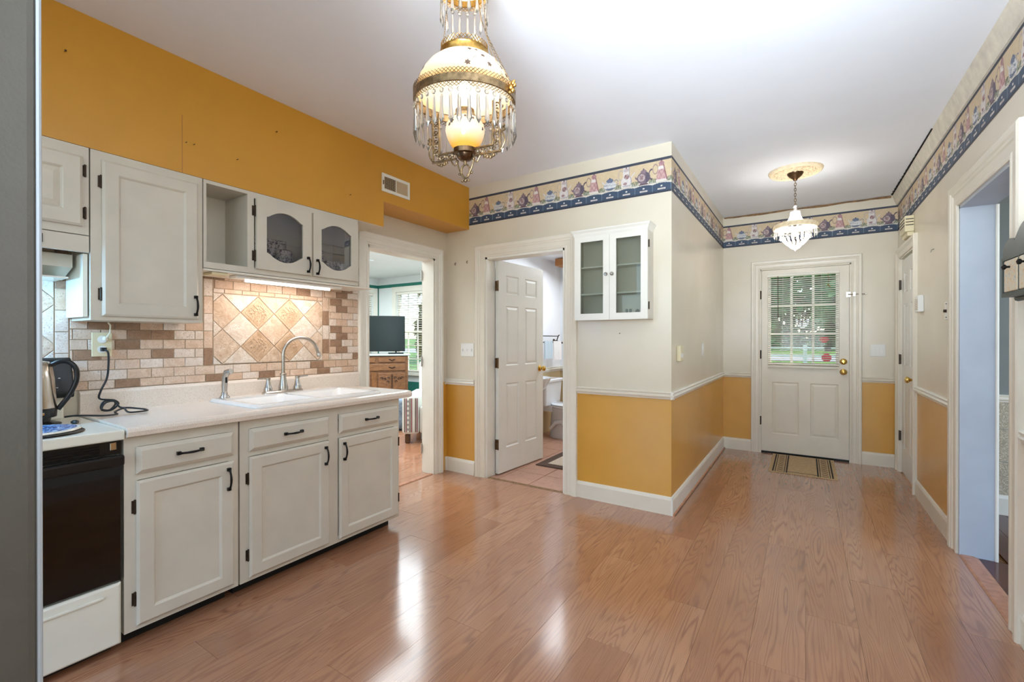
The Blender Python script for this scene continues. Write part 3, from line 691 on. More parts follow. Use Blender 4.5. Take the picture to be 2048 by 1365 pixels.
def diamonds(u0, u1, v0, v1, cu, cv, emb):
    s = .102
    for i in range(-9, 10):
        for j in range(-5, 6):
            if (i+j) % 2: continue
            c = (cu+i*s, cv+j*s); p = clip_poly([(c[0]-s, c[1]), (c[0], c[1]-s), (c[0]+s, c[1]), (c[0], c[1]+s)], u0, u1, v0, v1)
            if p and area(p) > 2e-4:
                q = []
                for w in p:
                    if not q or (Vector(w)-Vector(q[-1])).length > 1e-4: q.append(w)
                if (Vector(q[0])-Vector(q[-1])).length < 1e-4: q.pop()
                is_e = (i, j) in emb; o = tile(q, 'emboss' if is_e else ('travertine_tan' if (i*7+j*3) % 3 == 0 else 'travertine'))
                if is_e:   # raised scroll medallion
                    b = MB(FT)
                    for r_, m_ in ((.028, 8), (.045, 14), (.012, 5)):
                        for t in range(m_):
                            an = 2*PI*t/m_+.2; b.tube([(c[0]+r_*math.cos(an)+.007*math.cos(an*3+w)*1., c[1]+r_*math.sin(an)+.007*math.sin(an*2+w), .0062) for w in np.linspace(0, 3.4, 6)], .0030, 5)
                    fr_ = .078; b.tube([(c[0]-fr_, c[1], .0058), (c[0], c[1]-fr_, .0058), (c[0]+fr_, c[1], .0058), (c[0], c[1]+fr_, .0058), (c[0]-fr_, c[1], .0058)], .0018, 5)
                    b.build('relief', 'emboss', o, smooth=S)
diamonds(1.252, 1.951, 1.088, 1.499, 1.607, 1.395-.102*1+.0, {(-1, 1), (1, 1), (-1, -1), (1, -1)})
vstrip(1.203, 1.250, 1.085, 1.576, (4,)); vstrip(1.953, 2.003, 1.088, 1.53, (1, 3)); 
bricks(1.252, 1.951, 1.501, 1.62); bricks(1.952, 2.255, 1.531, 1.745, .02, .095); bricks(2.005, 2.255, 1.086, 1.531, .02, .095)
tile([(1.203, 1.577), (1.25, 1.577), (1.25, 1.62), (1.203, 1.62)], 'tile_brown')
bricks(.649, 1.202, 1.084, 1.33); bricks(.649, 2.255, .993, 1.084)
vstrip(.600, .647, 1.0, 1.66, (0, 1)); diamonds(-.1, .598, 1.10, 1.51, .553-.35, 1.30, set()); bricks(.0, .598, 1.512, 1.66)

# ------------------------------------------------------------------ wall cabinets
FS = FL(XS)
def upper(name, y0, y1, z0, z1, label, stiles=(.02, .02), open_front=False):
    t = thing(name, ((XS+XL)/2, (y0+y1)/2, z0), label, 'cabinet', 'white wall cabinets'); e = .001
    b = MB(); xb = XL+.001 if z0 > 1.62 else XL+.0115
    b.box(xb, XS-.018, y0+e, y0+.017, z0, z1).box(xb, XS-.018, y1-.017, y1-e, z0, z1).box(xb, XS-.018, y0+.017, y1-.017, z0, z0+.016).box(xb, XS-.018, y0+.017, y1-.017, z1-.016, z1).box(xb, xb+.006, y0+.017, y1-.017, z0+.016, z1-.016)
    b.build('body', 'cab_paint', t); return t
ZT = 2.053
u1_ = upper('wall_cabinet', -.15, .652, 1.678, ZT, 'short white wall cabinet over the range hood at the left')
b = MB(FS); b.box(-.149, .651, 1.678, 1.72, -.018, 0).box(-.149, .651, 2.0, ZT, -.018, 0).box(.60, .651, 1.72, 2.0, -.018, 0).box(-.149, -.10, 1.72, 2.0, -.018, 0).box(.22, .27, 1.72, 2.0, -.018, 0); b.build('face_frame', 'cab_paint', u1_)
d = cab_door('door', FS, .255, .628, 1.712, 2.008, u1_, .06, raised=True)
for z in (1.77, 1.95): hinge(FS, .634, z, d, .045)
cab_door('door', FS, -.13, .235, 1.712, 2.008, u1_, .06, raised=True)
u2_ = upper('wall_cabinet', .655, 1.088, 1.316, ZT, 'tall white single-door wall cabinet between hood and open shelf')
b = MB(FS); b.box(.656, .70, 1.316, ZT, -.018, 0).box(1.055, 1.087, 1.316, ZT, -.018, 0).box(.70, 1.055, 1.316, 1.35, -.018, 0).box(.70, 1.055, 2.01, ZT, -.018, 0); b.build('face_frame', 'cab_paint', u2_)
d = cab_door('door', FS, .692, 1.064, 1.335, 2.016, u2_, .055)
handle('handle', FL(XS+.018), 1.048, 1.40, .095, True, d)
for z in (1.43, 1.92): hinge(FS, .686, z, d)
u3_ = upper('wall_cabinet', 1.091, 2.045, 1.600, ZT, 'white wall cabinet with an open cubby and two arched glass doors')
b = MB(FS); b.box(1.092, 1.106, 1.600, ZT, -.018, 0).box(1.31, 1.345, 1.600, ZT, -.018, 0).box(2.028, 2.044, 1.600, ZT, -.018, 0).box(1.106, 1.31, 1.600, 1.632, -.018, 0).box(1.345, 2.028, 1.600, 1.632, -.018, 0).box(1.106, 1.31, 2.035, ZT, -.018, 0).box(1.345, 2.028, 2.02, ZT, -.018, 0).box(1.68, 1.705, 1.632, 2.02, -.018, 0); b.build('face_frame', 'cab_paint', u3_)
MB().box(XL+.008, XS-.019, 1.313, 1.328, 1.617, 2.036).build('partition', 'cab_paint', u3_)
def arch_door(y0, y1, z0, z1, parent):
    t = .018; fw = .055; b = MB(FS); a, c = y0+fw, y1-fw; n = 16
    top = []; bot = []
    for i in range(n+1):
        s = i/n; u = a+(c-a)*s; w = abs(2*s-1); f = 1-(w**2)*(1.15) if w < .75 else .353*(1-(w-.75)/.25)**2*.55/.353*.64 if True else 0
        f = max(0, f) if w < .75 else max(0, .353*(1-(w-.75)/.25)**1.6)
        top.append((u, z1-.092+.042*f)); bot.append((u, z0+.098-.045*f))
    b.box(y0, a, z0, z1, 0, t).box(c, y1, z0, z1, 0, t)
    for P, edge in ((top, z1), (bot, z0)):
        for (p, q) in zip(P, P[1:]):
            poly = [p, q, (q[0], edge), (p[0], edge)]; b.prism(poly, 0, t)
    o = b.build('door', 'cab_paint', parent)
    b = MB(FS); b.rects([(y0+.0, y1-.0, z0, z1, t), (y0+.010, y1-.010, z0+.010, z1-.010, t+.002)], False, False)
    g = MB(FS); g.loft([[(u, v, .006) for u, v in bot+top[::-1]], [(u, v, .009) for u, v in bot+top[::-1]]]); g.build('glass_pane', 'smoky_glass', o)
    return o
d = arch_door(1.352, 1.684, 1.628, 2.020, u3_); handle('handle', FL(XS+.018), 1.660, 1.69, .090, True, d)
for z in (1.70, 1.95): hinge(FS, 1.343, z, d, .055, .018)
d = arch_door(1.699, 2.034, 1.628, 2.020, u3_); handle('handle', FL(XS+.018), 1.723, 1.685, .090, True, d)
for z in (1.70, 1.95): hinge(FS, 2.038, z, d, .045, .006)
# decorative tin and plates stored behind the glass
tn = MB().box(-2.83, -2.80, 1.45, 1.66, 1.617, 1.86).build('serving_tray', 'tin_print', bevel=.004, label='flower-printed tray leaning behind the left arched glass door', cat='tray')
tn.rotation_euler = (0, .04, 0)
b = MB(); b.lathe([(.055, 0), (.055, .12), (.05, .13), (.05, .16), (.03, .17)], (-2.72, 1.60, 1.617), 20, True, True); b.build('storage_tin', 'tin_print', smooth=S, label='short printed tin near the centre stile of the arched glass doors', cat='tin')
b = MB(); b.lathe([(.05, 0), (.05, .20), (.045, .21), (.02, .225), (.008, .23)], (-2.70, 1.80, 1.617), 20, True, True); b.build('storage_tin', 'tin_print', smooth=S, label='tall lidded printed canister behind the right arched glass door', cat='tin')
b = MB(); b.box(-2.80, -2.68, 1.875, 2.0, 1.617, 1.76); b.build('storage_box', 'tin_print', bevel=.004, label='square printed box behind the right arched glass door', cat='box')
# board below, carrying the fluorescent strip
bd = thing('under_cabinet_board', (-2.7, 1.65, 1.585), 'thin white board under the glass cabinet running past its end', 'board')
MB().box(XL+.012, -2.585, 1.093, 2.17, 1.588, 1.5985).build('board', 'trim_white', bd, bevel=.003)
ul = thing('under_cabinet_light', (-2.68, 1.62, 1.586), 'slim lit fluorescent strip light mounted under the glass wall cabinet', 'lamp')
MB().box(-2.70, -2.625, 1.27, 1.95, 1.572, 1.5875).build('housing', 'white_plastic', ul, bevel=.003)
b = MB(); b.tube([(-2.663, 1.34, 1.566), (-2.663, 1.88, 1.566)], .009, 10); b.build('tube', 'tube', ul, smooth=S)
lamp('strip_glow', 'AREA', (-2.675, 1.61, 1.555), 1.2, (1, .84, .74), .5, .04, target=(-2.80, 1.61, 0.9)).rotation_euler = (0, math.radians(18), 0)
bpy.data.objects['strip_glow'].data.size = .05; bpy.data.objects['strip_glow'].data.size_y = .55
lamp('strip_glow_low', 'AREA', (-2.66, 1.61, 1.553), 1.3, (1, .88, .78), .05, .55, target=(-2.66, 1.61, 0)).rotation_euler = (0, 0, 0)
b = MB(); b.box(-2.70, -2.60, 1.14, 1.22, 1.574, 1.5875); b.build('paper_note', 'ivory_plastic', bevel=.002, label='small cream paper packet tucked under the cabinet board', cat='packet')

# range hood in wood and white metal
hd = thing('range_hood', (-2.7, .25, 1.49), 'white range hood with painted wood fascia above the stove', 'range hood')
MB().box(XS-.018, XS, -.15, .651, 1.604, 1.674).build('fascia', 'cab_paint', hd)
MB(FS).box(.38, .515-.005, 1.625, 1.66, 0, .004).build('badge', 'black_metal', hd)
b = MB(); b.loft([[(XL+.02, y, 1.50), (XS-.10, y, 1.545), (XS-.10, y, 1.60), (XL+.02, y, 1.60)] for y in (-.15, .622)]); b.build('canopy', 'cab_paint', hd)
MB().box(XL+.013, XS-.06, -.15, .60, 1.493, 1.499).build('underside', 'white_enamel', hd)
MB().box(XL+.013, XS-.02, .636, .651, 1.33, 1.60).build('side_panel', 'white_enamel', hd)
MB().box(-2.75, -2.60, .12, .34, 1.486, 1.4925).build('lamp_lens', 'tube', hd)

# wall outlet, plugs, cords
ot = thing('wall_outlet', (XL+.012, .762, 1.208), 'almond double outlet plate on the brick tiles with two cords plugged in', 'outlet'); FO = FL(XL+.0115)
MB(FO).box(.724, .800, 1.150, 1.266, 0, .006).build('cover_plate', 'ivory_plastic', ot, bevel=.002)
for z in (1.232, 1.184):
    b = MB(FO); b.lathe([(.0175, .006), (.0175, .009), (.016, .010)], (0, 0, 0), 20, cap1=True); 
    b = MB(frame((XL+.0115, .762, z), (0, 1, 0), (0, 0, 1), (1, 0, 0))); b.lathe([(.0175, .006), (.0175, .0085)], (0, 0, 0), 20, cap1=True); b.box(-.002, .002, -.012, -.007, .0085, .009); b.build('socket', 'white_plastic', ot)
b = MB(); b.ball((XL+.034, .77, 1.236), .012, 10); p = [(XL+.04, .772, 1.24), (XL+.052, .782, 1.265), (XL+.056, .782, 1.30), (XL+.05, .775, 1.313)]; b.tube(p, .0035, 6)
b.build('power_lead', 'cord_white', smooth=S, label='thin white cord from upper outlet socket up behind the tall cabinet', cat='cord')
b = MB(); b.box(XL+.021, XL+.045, .754, .772, 1.176, 1.193)
def spline(P, n=8):
    P = [Vector(p) for p in P]; Q = [P[0]]+P+[P[-1]]; out = []
    for i in range(1, len(Q)-2):
        for k in range(n):
            t = k/n; a, b_, c, d = Q[i-1], Q[i], Q[i+1], Q[i+2]
            out.append(.5*((2*b_)+(-a+c)*t+(2*a-5*b_+4*c-d)*t*t+(-a+3*b_-3*c+d)*t**3))
    out.append(P[-1]); return out
zc = .896
P = [(-2.81, .765, 1.182), (-2.798, .775, 1.165), (-2.80, .775, 1.09), (-2.80, .768, 1.04), (-2.79, .745, .99), (-2.77, .735, .955), (-2.755, .775, .945), (-2.76, .79, .925), (-2.75, .765, zc+.004), (-2.75, .735, .91), (-2.755, .745, .94), (-2.76, .78, .945), (-2.755, .80, .925), (-2.745, .77, zc+.003), (-2.742, .735, .905), (-2.748, .75, .935), (-2.75, .785, .938), (-2.735, .80, .91), (-2.70, .83, zc+.01), (-2.66, .875, zc), (-2.61, .86, zc), (-2.62, .80, zc), (-2.69, .80, zc+.012), (-2.66, .76, zc+.003), (-2.60, .75, zc), (-2.58, .70, zc+.002), (-2.62, .66, zc+.004), (-2.65, .62, zc+.006), (-2.66, .59, .90)]
b.tube(spline(P, 7), .0042, 6); b.build('kettle_cord', 'black_rubber', smooth=S, label='black appliance cord hanging from the outlet and coiled on the worktop', cat='cord')

# ------------------------------------------------------------------ range
rg = thing('electric_range', (-2.55, .29, 0), 'white electric range with black glass oven door beside the base cabinets', 'stove')
FG = FL(-2.255); y0, y1 = -.085, .668
MB().box(XL+.03, -2.30, y0, y1, .02, .825).build('body', 'white_enamel', rg)
b = MB(); b.box(XL+.03, -2.24, y0-.002, y1+.003, .838, .878); b.build('cooktop', 'white_enamel', rg, bevel=.008, seg=3)
b = MB(FG); b.box(y0+.003, y1-.003, .285, .775, -.045, 0); od = b.build('oven_door', 'black_glass', rg, bevel=.004)
b = MB(FG); b.box(y0+.003, y1-.001, .74, .782, .001, .028); b.build('handle', 'black_plastic', od, bevel=.009, seg=3)
b = MB(FG); b.box(y0+.003, y1-.003, .782, .834, -.03, -.012); vt = b.build('vent_trim', 'black_plastic', rg)
for i in range(4): MB(FG).box(.1, .60, .788+i*.010, .792+i*.010, -.012, -.004).build('louver', 'black_metal', vt)
MB(FG).box(.630, .650, .800, .830, -.012, -.003).build('end_cap', 'steel', rg, bevel=.002)
b = MB(FG); b.rects([(y0+.004, y1-.004, .035, .278, -.045), (y0+.004, y1-.004, .035, .278, -.008), (y0+.012, y1-.012, .043, .270, 0)]); 
b.box(y0+.03, y1-.06, .236, .246, .0, .008); b.build('storage_drawer', 'white_enamel', rg, bevel=.003, seg=2)
MB().box(XL+.05, -2.32, y0+.02, y1-.02, 0, .02).build('plinth', 'toe_black', rg)
b = MB(); b.box(XL+.02, -2.765, y0, .612, .878, 1.02); b.build('back_riser', 'white_enamel', rg, bevel=.006)
b = MB(frame((-2.757, 0, 0), (0, 1, 0), (.16, 0, .987), (.987, 0, -.16))); b.box(y0, .645, .985, 1.15, -.03, .0)
bg_ = MB(); bg_.loft([[(XL+.03, y, .975), (-2.735, y, .975), (-2.727, y, 1.0), (-2.775, y, 1.142), (-2.79, y, 1.15), (XL+.03, y, 1.15)] for y in (y0, .64)]); cp = bg_.build('control_panel', 'black_plastic', rg, bevel=.006, seg=2)
for i, yy in enumerate((.50, .53, .56, .59, .52, .55, .58)):
    z = (1.09, 1.085, 1.075, 1.06, 1.035, 1.03, 1.02)[i]; b = MB(); b.box(-2.759+(1.09-z)*.34, -2.756+(1.09-z)*.34, yy, yy+.007, z, z+.003); b.build('panel_mark', 'white_plastic', cp)
b = MB(); b.lathe([(.10, .0), (.115, .004), (.112, .007), (.09, .006)], (-2.38, .47, .878), 36); b.build('burner_ring', 'black_plastic', rg, smooth=S)
for c_ in ((-2.66, .10), (-2.66, .49)): MB().lathe([(.0, .009), (.075, .010), (.09, .004), (.092, 0)], (c_[0], c_[1], .878), 28).build('hot_plate', 'black_plastic', rg, smooth=S)
bc = thing('burner_cover', (-2.445, .46, .885), 'round white-rimmed burner cover with blue print on the front burner', 'burner cover')
MB().lathe([(.0, .0055), (.118, .006)], (-2.425, .455, .8865), 40).build('printed_face', 'blue_print', bc)
MB().lathe([(.118, .006), (.126, .005), (.130, .0), (.12, -.001)], (-2.425, .455, .8865), 40).build('rim', 'white_enamel', bc, smooth=S)
kt = thing('electric_kettle', (-2.66, .49, .89), 'stainless steel kettle with black arched handle on the back burner', 'kettle'); KC = (-2.66, .487, .889)
MB().lathe([(.060, 0), (.062, .014), (.062, .018)], KC, 28, True, True).build('power_base', 'black_plastic', kt, smooth=S)
MB().lathe([(.064, .019), (.079, .022), (.081, .055), (.080, .060)], KC, 32, True).build('black_band', 'black_plastic', kt, smooth=S)
MB().lathe([(.080, .060), (.079, .10), (.074, .18), (.066, .235), (.061, .243)], KC, 32).build('body', 'steel', kt, smooth=S)
MB().lathe([(.061, .243), (.057, .250), (.03, .256), (.0, .257)], KC, 28).build('lid', 'chrome', kt, smooth=S)
MB().lathe([(.010, .255), (.009, .27), (.014, .288), (.013, .293), (0, .294)], KC, 14).build('lid_knob', 'black_plastic', kt, smooth=S)
b = MB(); hd_ = Vector((.30, .95, 0)).normalized(); P = [Vector(KC)+hd_*r_+Vector((0, 0, z)) for r_, z in ((.062, .236), (.09, .25), (.118, .245), (.138, .215), (.138, .165), (.118, .11), (.098, .075), (.082, .05))]
b.tube(spline(P, 5), .0095, 10); b.build('handle', 'black_plastic', kt, smooth=S)
b = MB(); p0 = Vector(KC); b.box(p0.x+.070, p0.x+.0835, p0.y-.028, p0.y+.028, p0.z+.034, p0.z+.046); b.build('logo_plate', 'chrome', kt, bevel=.002)
b = MB(); b.ball((-2.56, .60, .887), .011, 10, 2, 1.2, .8); b.build('cord_plug', 'black_rubber', smooth=S, label='small black rubber stopper lying on the stove edge', cat='stopper')

# ------------------------------------------------------------------ refrigerator at the picture's left edge
fr = thing('refrigerator', (-.9, -.3, 0), 'tall grey textured refrigerator side at the left picture edge', 'refrigerator')
b = MB(); b.box(-1.35, -.602, -.62, .078, .02, 1.74); o = b.build('cabinet', 'fridge_side', fr, bevel=.004)
b = MB(); b.box(-1.352, -.600, .082, .1165, .03, 1.735); b.build('door', 'fridge_side', fr, bevel=.008, seg=3)
b = MB(); b.tube([(-.6025, .1165, .035), (-.6025, .1165, 1.73)], .0022, 8); b.build('edge_strip', 'fridge_edge', fr, smooth=S)
fr.rotation_euler = (0, 0, 0)

# ------------------------------------------------------------------ vent register on the soffit
vr = thing('vent_register', (XS+.005, 2.39, 2.31), 'cream metal air register with open left half on the yellow soffit', 'vent'); FV = FL(XS+.0005)
b = MB(FV); b.box(2.252, 2.272, 2.312, 2.444, 0, .008).box(2.504, 2.524, 2.312, 2.444, 0, .008).box(2.272, 2.504, 2.312, 2.334, 0, .008).box(2.272, 2.504, 2.422, 2.444, 0, .008).box(2.383, 2.390, 2.334, 2.422, 0, .007); b.build('frame', 'trim_white', vr)
MB(FV).box(2.272, 2.383, 2.334, 2.422, 0, .001).build('dark_backing', 'grille_dark', vr)
for i in range(8): MB(FV).box(2.272, 2.383, 2.339+i*.0105, 2.342+i*.0105, .002, .005).build('slat', 'grille_tan', vr)
for i in range(6): MB(FV).box(2.278+i*.018, 2.2795+i*.018, 2.334, 2.422, .0052, .0065).build('slat', 'grille_tan', vr)
MB(FV).box(2.390, 2.504, 2.334, 2.422, 0, .003).build('damper', 'grille_tan', vr)
MB(FV).box(2.258, 2.263, 2.36, 2.39, .008, .016).build('lever', 'antique_brass', vr)
# nails / screws left in the soffit
for i, (u, v) in enumerate(((131, 104), (552, 265), (372, 286), (388, 290), (474, 320), (700, 390))):
    y, z = pix(u, v, XS); b = MB(); b.tube([(XS, y, z), (XS+.012, y, z)], .0018, 6); b.ball((XS+.013, y, z), .0042 if i < 2 else .0025, 8)
    b.build('wall_screw', 'dark_bronze', smooth=S, label=['old brass screw near the top left of the yellow soffit', 'single screw in the yellow soffit above the arched glass doors', 'left one of two close screws above the tall cabinet', 'right one of two close screws above the tall cabinet', 'tiny nail just above the open cubby shelf', 'tiny nail above the right arched glass door'][i], cat='screw')

# ------------------------------------------------------------------ big hanging lamp with crystal prisms
CH = Vector((-1.039, 1.293, 0)); 
ch = thing('hanging_lamp', (CH.x, CH.y, 1.82), 'antique brass hanging lamp with domed opal shade and crystal prisms over the kitchen', 'chandelier')
def lat(parent, name, r, z0, z1, n, mat, w=.0011, r1=None):      # open lattice gallery: crossing wires around a ring
    b = MB(); r1 = r if r1 is None else r1
    for i in range(n):
        for s in (1, -1):
            P = [(CH.x+(r+(r1-r)*q)*math.cos(2*PI*(i+s*q*1.5)/n), CH.y+(r+(r1-r)*q)*math.sin(2*PI*(i+s*q*1.5)/n), z0+(z1-z0)*q) for q in (0, .34, .68, 1)]
            b.tube(P, w, 4, False)
    return b.build(name, mat, parent)
dome = [(.081, 2.243), (.105, 2.232), (.130, 2.212), (.150, 2.186), (.165, 2.158), (.174, 2.13), (.177, 2.112)]
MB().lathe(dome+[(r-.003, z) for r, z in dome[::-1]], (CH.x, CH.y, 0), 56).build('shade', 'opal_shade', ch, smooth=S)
MB().lathe([(.181, 2.112), (.184, 2.110), (.184, 2.086), (.181, 2.084), (.178, 2.086), (.178, 2.110), (.181, 2.112)], (CH.x, CH.y, 0), 64).build('shade_band', 'antique_brass', ch, smooth=S)
lat(ch, 'upper_gallery', .183, 2.110, 2.128, 84, 'antique_brass'); lat(ch, 'lower_gallery', .180, 2.070, 2.086, 84, 'antique_brass')
MB().lathe([(.079, 2.243), (.083, 2.243), (.084, 2.262), (.086, 2.266), (.083, 2.270), (.079, 2.268), (.079, 2.243)], (CH.x, CH.y, 0), 44).build('crown_ring', 'gold_filigree', ch, smooth=S)
lat(ch, 'crown_gallery', .083, 2.268, 2.288, 40, 'gold_filigree')
MB().lathe([(.078, 2.495), (.083, 2.495), (.083, 2.470), (.078, 2.470), (.078, 2.495)], (CH.x, CH.y, 0), 44).build('smoke_bell_ring', 'gold_filigree', ch, smooth=S); lat(ch, 'smoke_bell_gallery', .081, 2.455, 2.470, 40, 'gold_filigree')
MB().lathe([(.078, 2.49), (.062, 2.52), (.03, 2.54), (.012, 2.545)], (CH.x, CH.y, 0), 36).build('smoke_bell', 'opal_shade', ch, smooth=S)
MB().lathe([(.0, 2.565), (.03, 2.57), (.055, 2.585), (.062, 2.61), (.062, 2.6195)], (CH.x, CH.y, 0), 32).build('canopy', 'antique_brass', ch, smooth=S)
MB().tube([(CH.x, CH.y, 2.54), (CH.x, CH.y, 2.57)], .006, 8).build('stem', 'antique_brass', ch, smooth=S)
MB().lathe([(.034, 2.047), (.036, 2.06), (.030, 2.075), (.027, 2.12), (.026, 2.24)], (CH.x, CH.y, 0), 24).build('chimney', 'pane_glass', ch, smooth=S)
MB().lathe([(.046, 2.032), (.040, 2.046), (.034, 2.052), (.034, 2.066), (.03, 2.07)], (CH.x, CH.y, 0), 28).build('burner_collar', 'antique_brass', ch, smooth=S)
b = MB(); b.ball((CH.x, CH.y, 2.135), .024, 14, 1, 1, 1.3); b.build('bulb', 'bulb', ch, smooth=S)
font = [(.036, 1.925), (.052, 1.94), (.064, 1.962), (.0715, 1.99), (.068, 2.013), (.056, 2.030), (.042, 2.037)]
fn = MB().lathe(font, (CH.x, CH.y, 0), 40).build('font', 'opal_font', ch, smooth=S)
MB().lathe([(0, 1.885), (.02, 1.888), (.030, 1.898), (.034, 1.908), (.042, 1.912), (.043, 1.928), (.037, 1.930)], (CH.x, CH.y, 0), 32).build('font_cup', 'dark_bronze', ch, smooth=S)
# painted leaves on the shade and font
def leaf(parent, R_of_z, ang, z, sz, rot, name='painted_leaf'):
    b = MB(); P = []
    shape = [(0, -1), (.35, -.5), (.9, -.55), (.55, .0), (.75, .5), (.25, .45), (0, 1), (-.25, .45), (-.75, .5), (-.55, 0), (-.9, -.55), (-.35, -.5)]
    for x, y in shape:
        xx, yy = (x*math.cos(rot)-y*math.sin(rot))*sz*.75, (x*math.sin(rot)+y*math.cos(rot))*sz
        zz = z+yy*.8; r = R_of_z(zz)+.0008; a = ang+xx/r; P.append((CH.x+r*math.cos(a), CH.y+r*math.sin(a), zz))
    c = (CH.x+(R_of_z(z)+.0012)*math.cos(ang), CH.y+(R_of_z(z)+.0012)*math.sin(ang), z); o = b._v(P+[c])
    for i in range(len(P)): b.face((o+i, o+(i+1) % len(P), o+len(P)))
    return b.build(name, 'leaf_brown', parent)
def prof_r(pr):
    zs = sorted((z, r) for r, z in pr)
    return lambda z: float(np.interp(z, [q[0] for q in zs], [q[1] for q in zs]))
RD, RFN = prof_r(dome), prof_r(font); shade_o = [o for o in bpy.data.objects if o.name == 'shade'][0]
camang = math.atan2(-CH.y, -CH.x)
for da, z, sz, ro in ((-1.25, 2.185, .017, .6), (-1.22, 2.158, .013, 2.6), (-1.3, 2.134, .012, 3.0), (.12, 2.214, .012, 1.2), (.30, 2.214, .009, 1.8), (.05, 2.150, .016, 1.9), (.42, 2.190, .011, 1.4), (.52, 2.160, .014, .4), (.92, 2.175, .013, .5), (1.02, 2.152, .012, .4), (-.55, 2.235, .005, 1.5), (2.2, 2.18, .012, .4), (2.5, 2.16, .01, 2), (-2.2, 2.18, .012, 1), (-2.5, 2.19, .009, 2)):
    leaf(shade_o, RD, camang+da, z, sz, ro)
b = MB()
for A in (((0.05, 2.15), (.2, 2.175), (.42, 2.19), (.75, 2.185), (1.02, 2.152)), ((-1.15, 2.19), (-1.1, 2.17), (-1.2, 2.145))):
    b.tube([(CH.x+(RD(z)+.0006)*math.cos(camang+a), CH.y+(RD(z)+.0006)*math.sin(camang+a), z) for a, z in A], .0007, 4)
b.build('painted_vine', 'leaf_brown', shade_o)
for da, z, sz, ro in ((-.75, 2.01, .015, .4), (-.9, 1.998, .010, 2.4), (.0, 2.024, .008, 1.2), (.42, 2.018, .010, 2.2), (1.05, 1.99, .010, .2), (2.4, 2.0, .014, 1)): leaf(fn, RFN, camang+da, z, sz, ro)
# crystal prisms (shared mesh): round bead above a long faceted drop
def prism_mesh(L, w):
    b = MB(); b.ball((0, 0, -.011), .0085, 8, 1, .55, 1)
    b.loft([[(r*math.cos(2*PI*i/6), r*.6*math.sin(2*PI*i/6), z) for i in range(6)] for r, z in ((.0012, -.022), (w*.55, -.030), (w*.62, -L*.55), (w, -L*.86), (.0008, -L))])
    return b.build('prism', 'crystal', mesh_only=True, origin=(0, 0, 0))[0]
pm1, pm2, pm3 = prism_mesh(.116, .0095), prism_mesh(.098, .0070), prism_mesh(.075, .0075)
def ringprisms(me, n, r, z, parent, c=CH, ph=0):
    for i in range(n):
        a = 2*PI*i/n+ph; place(me, 'prism', (c.x+r*math.cos(a), c.y+r*math.sin(a), z), parent, rot=(random.uniform(-.02, .02), random.uniform(-.02, .02), a+PI/2))
ringprisms(pm1, 38, .182, 2.070, ch); ringprisms(pm2, 18, .082, 2.458, ch); 
# cast brass frame: two right-angled openwork arms joined below the font
AD = Vector((-.60, .80, 0)).normalized()     # frame plane direction
F0 = Vector((math.cos(TH), math.sin(TH), 0)); AD = (F0*(-.14)+Vector((-math.sin(TH), math.cos(TH), 0))*.075).normalized()
def fp(s, z, o=0): return CH+AD*s+Vector((0, 0, z))+Vector((-AD.y, AD.x, 0))*o
for sg in (1, -1):
    a = b = MB()
    for dx in (.118, .147): b.tube([fp(sg*dx, 2.075), fp(sg*dx, 1.925 if dx < .13 else 1.905)], .0045, 8)
    for dz in (1.925, 1.900): b.tube([fp(sg*.040, dz), fp(sg*(.118 if dz > 1.92 else .150), dz)], .0045, 8)
    for k in range(9):   # scrollwork between the rails
        z = 2.06-.0165*k; ph = k*PI; b.tube([fp(sg*(.1325+.010*math.cos(t+ph)*(1-t/9)), z+.008*math.sin(t+ph)*(1-t/9)) for t in np.linspace(0, 5.6, 10)], .0026, 5)
    for k in range(5):
        s = .052+.017*k; b.tube([fp(sg*(s+.008*math.cos(t+k*PI)*(1-t/9)), 1.9125+.009*math.sin(t+k*PI)*(1-t/9)) for t in np.linspace(0, 5.6, 10)], .0026, 5)
    # outer curl and leaf clusters
    b.tube([fp(sg*(.150+.016*math.sin(t)), 1.905+.045*t/2.2) for t in np.linspace(0, 3.0, 10)], .0028, 6)
    for (s, z) in ((.160, 1.985), (.162, 1.972), (.095, 1.888), (.108, 1.885), (.120, 1.89), (.153, 2.05), (.085, 1.892)):
        b.ball(fp(sg*s, z), .0065, 8, 1, 1, 1)
        for t in range(3): b.ball(fp(sg*(s+.006*math.cos(t*2.1)), z+.006*math.sin(t*2.1), .003), .0035, 6)
    b.build('arm', 'antique_brass', ch, smooth=S)
    # winged ornament at the band
    b = MB(); c = fp(sg*.190, 2.105)
    for (du, dz, r) in ((0, 0, .010), (.008, .012, .009), (.006, -.012, .009), (.014, .004, .007), (-.004, .014, .006), (-.004, -.015, .006), (.012, .018, .005)): b.ball(c+AD*sg*du+Vector((0, 0, dz)), r, 8, 1, 1, 1)
    b.build('ornament', 'gold_filigree', ch, smooth=S)
    hub = CH+Vector((math.cos(TH), math.sin(TH), 0))*0.0+AD*sg*.079+Vector((0, 0, 2.31))
    def chain(p, q, n, name='chain'):
        b = MB(); p, q = Vector(p), Vector(q); d = (q-p)/n
        for i in range(n):
            m = p+d*(i+.5); t = d.normalized(); s_ = Vector((-t.y, t.x, 0)); s_ = s_.normalized() if s_.length > .1 else Vector((1, 0, 0)); s_ = s_ if i % 2 else t.cross(s_).normalized()
            b.tube([m+t*d.length*.62*math.cos(w)+s_*.0022*math.sin(w) for w in np.linspace(0, 2*PI, 9)], .0008, 4, False)
        return b.build(name, 'antique_brass', ch)
    chain(fp(sg*.190, 2.12), fp(sg*.095, 2.300), 26); chain(fp(sg*.095, 2.300), fp(sg*.06, 2.56), 34); chain(fp(sg*.178, 2.12, .03), fp(sg*.095, 2.300), 26)
